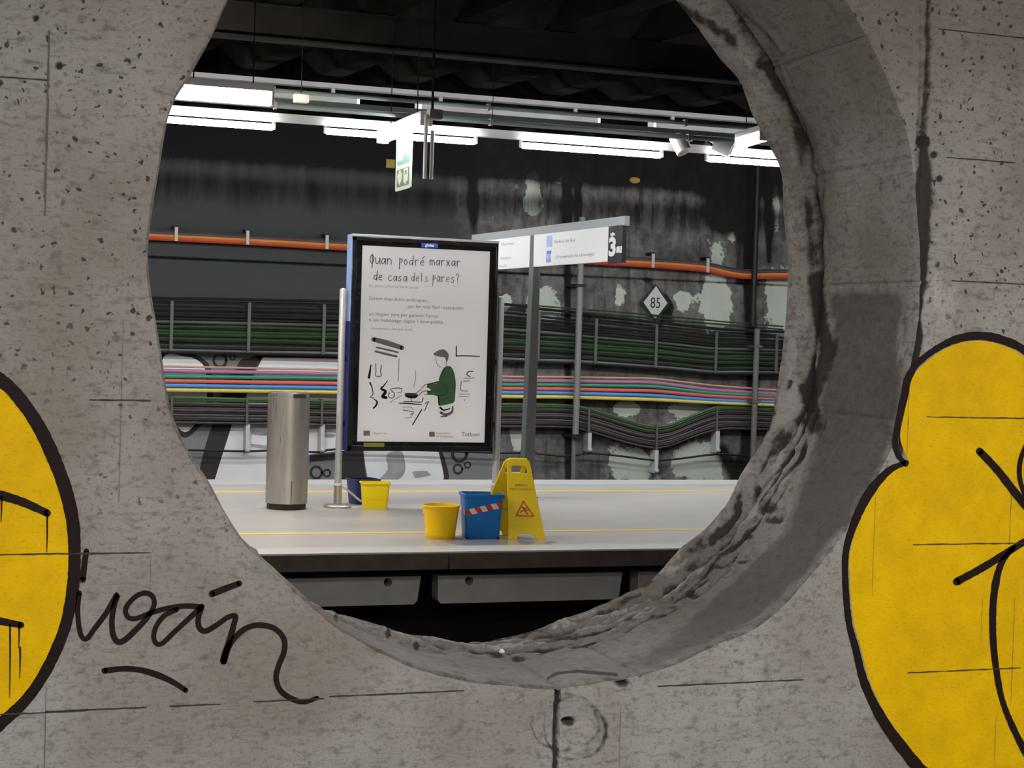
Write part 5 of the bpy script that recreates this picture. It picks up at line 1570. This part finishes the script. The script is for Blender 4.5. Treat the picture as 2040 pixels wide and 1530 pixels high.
# ------------------------------------------------------------------ back wall: graffiti
M_GW = plain('white_graffiti_paint', (.78, .78, .78), .6, var=.1, scale=3)
M_GG = plain('grey_graffiti_paint', (.19, .19, .195), .6, var=.15, scale=3)
M_GD = plain('dark_graffiti_paint', (.042, .036, .038), .6, var=.2, scale=3)
def onb(l):
    def f(x, y):
        p = at_y(x, y, YB); return Vector((p.x, YB - l, p.z))
    return f
B1, B2_, B3 = onb(.004), onb(.008), onb(.012)
bo = (0, .003, 0)
base_y = 975
gf = blob(MB(), [(180, 700), (420, 701), (690, 707), (940, 715), (985, 730), (985, base_y), (180, base_y)], B1, bo, smooth=False).build('graffiti_lettering', M_GG, wall_back, label='white and grey bubble graffiti with dark outlines low on the back wall')
m = MB()
blob(m, [(320, 702), (372, 702), (400, 712), (420, 735), (424, 800), (418, 825), (396, 852), (368, 872), (340, 850), (322, 800)], B2_, bo)
blob(m, [(480, 716), (500, 712), (520, 704), (524, 712), (508, 737), (500, 770), (490, 800), (468, 842), (448, 900), (430, 962), (396, 962), (406, 900), (428, 830), (440, 790), (440, 760), (466, 740)], B2_, bo)
blob(m, [(505, 705), (700, 707), (700, 716), (515, 716)], B2_, bo, smooth=False)
blob(m, [(617, 907), (672, 902), (672, 915), (617, 920)], B2_, bo, smooth=False)
blob(m, [(668, 890), (722, 890), (730, 962), (676, 962)], B2_, bo, smooth=False)
stroke(m, [(872, 885), (882, 915), (889, 948), (884, 962)], [6, 8, 12], B2_, bo)
for (x, y, r) in ((438, 718, 12.5), (463, 712, 5), (630, 941, 11), (651, 942, 6.5), (915, 904, 14), (912, 934, 8.5), (931, 926, 5.5)):
    ringmark(m, x, y, r, r * .34 + 1, B3, bo, 1.05)
m.build('dark_outline', M_GD, gf)
m = MB()
blob(m, [(325, 712), (368, 710), (390, 716), (408, 735), (412, 792), (408, 814), (390, 843), (368, 861), (345, 840), (325, 800)], B3, bo)
blob(m, [(523, 712), (610, 713), (690, 715), (690, 897), (618, 905), (530, 957), (427, 957), (440, 915), (463, 842), (488, 795), (500, 760), (512, 735)], B3, bo, smooth=False)
blob(m, [(722, 880), (868, 880), (876, 912), (884, 950), (880, 962), (734, 962), (727, 925)], B3, bo, smooth=False)
m.build('white_fill', M_GW, gf)
m = MB()
M_GB = plain('grey_smear', (.33, .33, .335), .6, var=.4, scale=5)
for (pts) in ([(770, 905), (800, 900), (806, 940), (784, 960), (756, 956), (772, 935)], [(820, 940), (850, 938), (858, 946), (826, 952)], [(500, 858), (540, 862), (538, 868), (500, 864)], [(498, 884), (540, 889), (538, 895), (502, 890)], [(640, 862), (668, 866), (664, 872), (640, 869)]):
    blob(m, pts, onb(.015), bo)
m.build('grey_smear', M_GB, gf)

# ------------------------------------------------------------------ cables and conduits along the back wall
YC = YB - 0.16
XS_ = [140, 330, 500, 680, 860, 1000, 1080, 1130, 1180, 1240, 1300, 1360, 1420, 1480, 1560, 1680, 1900]
def prof(pts):
    xs = [p[0] for p in pts]; ys = [p[1] for p in pts]
    return lambda x: float(np.interp(x, xs, ys)) if xs[0] <= x <= xs[-1] else (ys[0] + (x - xs[0]) * .012 if x < xs[0] else ys[-1] + (x - xs[-1]) * .03)
def run(fn, r, mat, name, parent=None, Y=YC, seg=6, xs=XS_, wob=0.0, sd=0, **kw):
    rnd = random.Random(sd)
    path = smooth_path([(x, fn(x) + rnd.uniform(-wob, wob)) for x in xs], 18)
    return MB().tube([at_y(p[0], p[1], Y) for p in path], r, seg).build(name, mat, parent, smooth=True, **kw)
M_CB = plain('black_cable', (.014, .014, .013), .5, var=.3); M_CG = plain('dark_green_cable', (.03, .055, .024), .5, var=.3); M_CGY = plain('grey_cable', (.085, .09, .08), .5, var=.3)
M_CPU = plain('brown_cable', (.075, .058, .056), .55, var=.3); M_CGR = plain('green_cable', (.05, .105, .03), .5, var=.2)
M_BRK = plain('grey_bracket', (.085, .095, .08), .6, var=.2); M_BRW = plain('pale_bracket', (.5, .48, .44), .5, var=.1)
T_ = prof([(140, 590), (310, 593), (680, 601), (1000, 606), (1130, 621), (1180, 628), (1240, 635), (1300, 641), (1420, 655), (1565, 661), (1700, 668)])
B_ = prof([(140, 691), (325, 695), (680, 703), (1000, 713), (1140, 718), (1300, 728), (1420, 739), (1565, 740), (1700, 744)])
rk = thing('cable_rack', 'wide rack of black and dark green cables on the back wall', 'cables', at_y(800, 650, YB))
lay = [(0.0, .022, M_CB), (.155, .018, M_CB), (.225, .02, M_CB), (.30, .024, M_CB), (.345, .02, M_CB), (.40, .018, M_CB), (.45, .016, M_CGY), (.50, .02, M_CB), (.55, .019, M_CG), (.60, .02, M_CB), (.65, .021, M_CG),
       (.70, .02, M_CG), (.745, .02, M_CB), (.79, .019, M_CG), (.835, .019, M_CB), (.88, .021, M_CB), (.925, .018, M_CG), (.96, .018, M_CB), (1.06, .022, M_CB)]
for i, (u, r, mt) in enumerate(lay):
    run(lambda x, u=u: T_(x) + u * (B_(x) - T_(x)), r, mt, 'cable', rk, wob=1.0, sd=i, Y=YC - .01 * (i % 3))
run(lambda x: B_(x), .022, plain('pale_rail', (.21, .22, .21), .5), 'lower_rail', rk)
run(lambda x: T_(x) + .47 * (B_(x) - T_(x)), .014, M_BRK, 'middle_rail', rk, Y=YC - .03)
for px in (190, 342, 496, 645, 800, 930, 1072, 1186, 1306, 1425, 1545):
    p0_, p1_ = at_y(px, T_(px) + 6, YC), at_y(px - 2, B_(px) + 4, YC)
    x_ = p0_.x
    MB().box(x_ - .02, x_ + .02, YC - .055, YC - .03, p1_.z, p0_.z).build('bracket', M_BRK, rk)
    MB().box(x_ - .02, x_ + .02, YC - .05, YB, p0_.z - .03, p0_.z).build('bracket_arm', M_BRK, rk)

# thin sloping cables above the rack (right half)
for k, dy in enumerate((0, 6)):
    o = run(lambda x, dy=dy: 606 + (x - 1040) * .085 + dy, .012, M_CG, 'wall_cable', xs=[1040, 1130, 1240, 1340, 1440, 1560], wob=.8, sd=40 + k)
    tag(o, ('upper' if k == 0 else 'lower') + ' of two thin dark cables sloping over the right end of the cable rack', 'cable')

# coloured conduits
def cprof(y):
    return prof([(140, y[0] - 3), (340, y[0]), (670, y[1]), (1000, y[2]), (1120, y[2] + 1), (1300, y[3]), (1420, y[4]), (1540, y[5]), (1700, y[5] + 5)])
for nm, col, ys in (('orange', (.62, .30, .20), (730, 737, 750, 754, 768, 777)), ('pink', (.40, .17, .30), (739, 745, 758, 762, 777, 785)), ('green', (.03, .26, .16), (750, 754, 766, 770, 783, 790)),
                    ('red', (.70, .12, .08), (759, 764, 774, 779, 789, 795.5)), ('blue', (.07, .26, .66), (768, 773, 782, 788, 797, 801.5)), ('yellow', (.72, .55, .10), (777, 781.5, 790, 796, 802, 807))):
    r = {'orange': .014}.get(nm, .026)
    o = run(cprof(ys), r, plain(nm + '_conduit', col, .45, var=.12), 'wall_conduit', seg=8, Y=YC - .04)
    tag(o, {'orange': 'thin faded orange conduit, topmost of the coloured conduits', 'pink': 'pink conduit between the orange and the green one', 'green': 'green conduit between the pink and the red one',
            'red': 'red conduit between the green and the blue one', 'blue': 'blue conduit just above the yellow one', 'yellow': 'yellow conduit, lowest of the coloured conduits'}[nm], 'conduit', 'coloured conduits on the back wall')

# lower bundle with its dip
lb_ = thing('cable_bundle', 'bundle of brown cables sagging below the coloured conduits', 'cables', at_y(800, 820, YB))
LT = prof([(140, 791), (340, 793), (680, 800), (1000, 806), (1110, 807), (1156, 811), (1200, 822), (1250, 838), (1290, 849), (1310, 851), (1335, 847), (1380, 829), (1425, 812), (1450, 811), (1560, 815), (1700, 818)])
LB = prof([(140, 838), (340, 841), (680, 846), (1000, 849), (1110, 850), (1156, 854), (1200, 866), (1250, 881), (1290, 890), (1310, 892), (1335, 888), (1380, 870), (1425, 855), (1450, 853), (1560, 856), (1700, 860)])
xs2 = [140, 340, 520, 680, 860, 1000, 1110, 1156, 1200, 1250, 1290, 1310, 1335, 1380, 1425, 1450, 1560, 1700, 1900]
for i in range(11):
    u = i / 10
    mt = [M_CGR, M_CG, M_CPU, M_CB, M_CPU, M_CPU, M_CB, M_CPU, M_CPU, M_CB, M_CPU][i]
    run(lambda x, u=u: LT(x) + u * (LB(x) - LT(x)), .017 if i else .022, mt, 'cable', lb_, xs=xs2, wob=.7, sd=70 + i, Y=YC - .012 * (i % 2))
for px in (342, 492, 641, 800, 1172, 1307, 1427):
    a, b = at_y(px, LT(px) - 4, YC), at_y(px, LB(px) + 3, YC)
    MB().box(a.x - .015, a.x + .015, YC - .045, YB, b.z, a.z).build('bracket', M_BRK, lb_)

# thin black cable on white stand-offs
M_STD = plain('white_standoff', (.55, .54, .52), .5, var=.1)
lc = thing('low_cable', 'single thin black cable strung low across the back wall on white stand-offs', 'cable', at_y(800, 900, YB))
lp = prof([(140, 895), (385, 897), (490, 899), (560, 897), (640, 901), (690, 893), (985, 902), (1050, 902), (1130, 909), (1172, 903), (1240, 909), (1305, 917), (1360, 913), (1427, 905), (1500, 908), (1700, 912)])
run(lp, .016, M_CB, 'cable', lc, xs=[140, 385, 490, 560, 640, 690, 985, 1050, 1130, 1172, 1240, 1305, 1360, 1427, 1500, 1700])
for (px, ya, yb) in ((492, 845, 902), (641, 846, 902), (1173, 862, 901), (1306, 896, 943), (1428, 858, 902)):
    a, b = at_y(px, ya, YC), at_y(px, yb, YC)
    MB().box(b.x - .028, b.x + .028, YC - .03, YB, b.z, a.z).build('stand_off', M_STD, lc, bevel=.008)
    MB().lathe((b.x, YC - .04, b.z + .04), [(.03, -.02), (.036, 0), (.03, .02)], 12).build('insulator', M_STD, lc)

# orange and red cable bundle
oc = thing('orange_cable_bundle', 'orange and red cables clipped high along the back wall', 'cables', at_y(800, 490, YB))
OP = prof([(140, 461), (300, 470), (500, 480), (690, 491), (1000, 508), (1240, 522), (1310, 526), (1400, 533), (1440, 541), (1480, 548), (1560, 548), (1700, 552)])
xs3 = [140, 300, 500, 690, 860, 1000, 1120, 1240, 1310, 1400, 1440, 1480, 1560, 1700, 1900]
for i, (dy, r, col) in enumerate(((-10, .014, (.05, .05, .07)), (-6, .018, (.13, .075, .07)), (-1.5, .02, (.62, .26, .06)), (2.5, .022, (.50, .12, .03)), (6, .018, (.42, .045, .03)))):
    run(lambda x, dy=dy: OP(x) + dy, r, plain('cable_colour', col, .5, var=.15), 'cable', oc, xs=xs3, wob=.5, sd=90 + i)
for px in (200, 351, 493, 651, 1300, 1409):
    a, b = at_y(px, OP(px) - 20, YC), at_y(px, OP(px) + 8, YC)
    MB().box(a.x - .022, a.x + .022, YC - .04, YC - .015, b.z, a.z).build('clip', M_BRW, oc, bevel=.006)
    MB().box(a.x - .035, a.x + .035, YC - .02, YB, a.z - .02, a.z + .02).build('clip_arm', M_CB, oc)

# vertical pipes
M_PIPE = plain('grey_pipe', (.21, .205, .20), .5, var=.15); M_PIPE2 = plain('brown_pipe', (.15, .13, .12), .6, var=.3)
Yq = YC - .17
x_ = at_y(1151, 720, Yq).x
za, zb = at_y(1158, 520, Yq).z, at_y(1146, 865, Yq).z
o = thing('downpipe', 'grey vertical pipe crossing the cables right of the sign post', 'pipe', (x_, Yq, zb))
MB().tube([(x_, Yq, zb), (x_, Yq, za + .6)], .045, 14).build('pipe', M_PIPE, o, smooth=True)
MB().tube([(x_, Yq + .05, -1.2), (x_, Yq + .05, zb + .1)], .03, 12).build('lower_pipe', M_GREY, o, smooth=True)
for z_ in (at_y(1157, 569, Yq).z, at_y(1144, 869, Yq).z):
    MB().box(x_ - .075, x_ + .075, Yq - .055, YB, z_ - .02, z_ + .02).build('clamp', M_CB, o)
x_ = at_y(1507, 700, Yq).x
o = thing('downpipe', 'brownish vertical pipe near the right rim of the opening', 'pipe', (x_, Yq, -1.2))
MB().tube([(x_, Yq, -1.2), (x_, Yq, at_y(1510, 655, Yq).z)], .042, 14).build('pipe', M_PIPE2, o, smooth=True)
MB().tube([(x_ - .02, Yq + .1, at_y(1508, 650, Yq).z), (x_ - .02, Yq + .1, 4.2)], .04, 14).build('upper_pipe', M_CB, o, smooth=True)
for py in (690, 800):
    z_ = at_y(1505, py, Yq).z
    MB().box(x_ - .07, x_ + .07, Yq - .05, YB, z_ - .02, z_ + .02).build('clamp', M_BRK, o)

# speed board: white diamond with dark edge
M_DIA = plain('diamond_white', (.50, .49, .485), .5, var=.08)
Yd2 = YB - .13
c = at_y(1306, 603, Yd2); s = ppm(c)
ds = thing('speed_board', 'white diamond speed board with black border reading 85', 'sign', (c.x, Yd2, c.z))
def dia(w, h, y): return [(c.x, y, c.z + h), (c.x + w, y, c.z), (c.x, y, c.z - h), (c.x - w, y, c.z)]
MB().plate(dia(33 / s, 37 / s, Yd2 + .004), (0, .02, 0)).build('border', M_CB, ds)
MB().plate(dia(26 / s, 33 / s, Yd2), (0, .01, 0)).build('face', M_DIA, ds)
vs, fs = text_mesh('85', 21 / s, (c.x, Yd2, c.z - 10.5 / s), U_, V_, (0, -.003, 0), 'CENTER', extrude=.001, squeeze=.78)
MB().add(vs, fs).build('digits', M_CB, ds)
MB().box(c.x - .03, c.x + .03, Yd2 + .02, YB, c.z - .05, c.z + .05).build('mount', M_CB, ds)
# small yellow markers up on the wall
M_AMB = plain('amber_marker', (.35, .24, .02), .5)
for (px, py, lab) in ((1265, 359, 'small round amber marker high on the back wall right of the sign'), (778, 326, 'small dull yellow plate on the back wall beside the exit sign')):
    p = at_y(px, py, YB - .02)
    w = 11 / ppm(p); hh_ = (6 if px == 1265 else 12) / ppm(p)
    o = MB().plate([(p.x + w * math.cos(a), YB - .025, p.z + hh_ * math.sin(a)) for a in [2 * math.pi * k / 16 for k in range(16)]] if px == 1265 else
                   [(p.x - w * .8, YB - .025, p.z - hh_ * .7), (p.x + w * .8, YB - .025, p.z - hh_ * .7), (p.x + w * .8, YB - .025, p.z + hh_ * .7), (p.x - w * .8, YB - .025, p.z + hh_ * .7)], (0, .025, 0)).build('wall_marker', M_AMB, loc=(p.x, YB, p.z))
    tag(o, lab, 'marker')
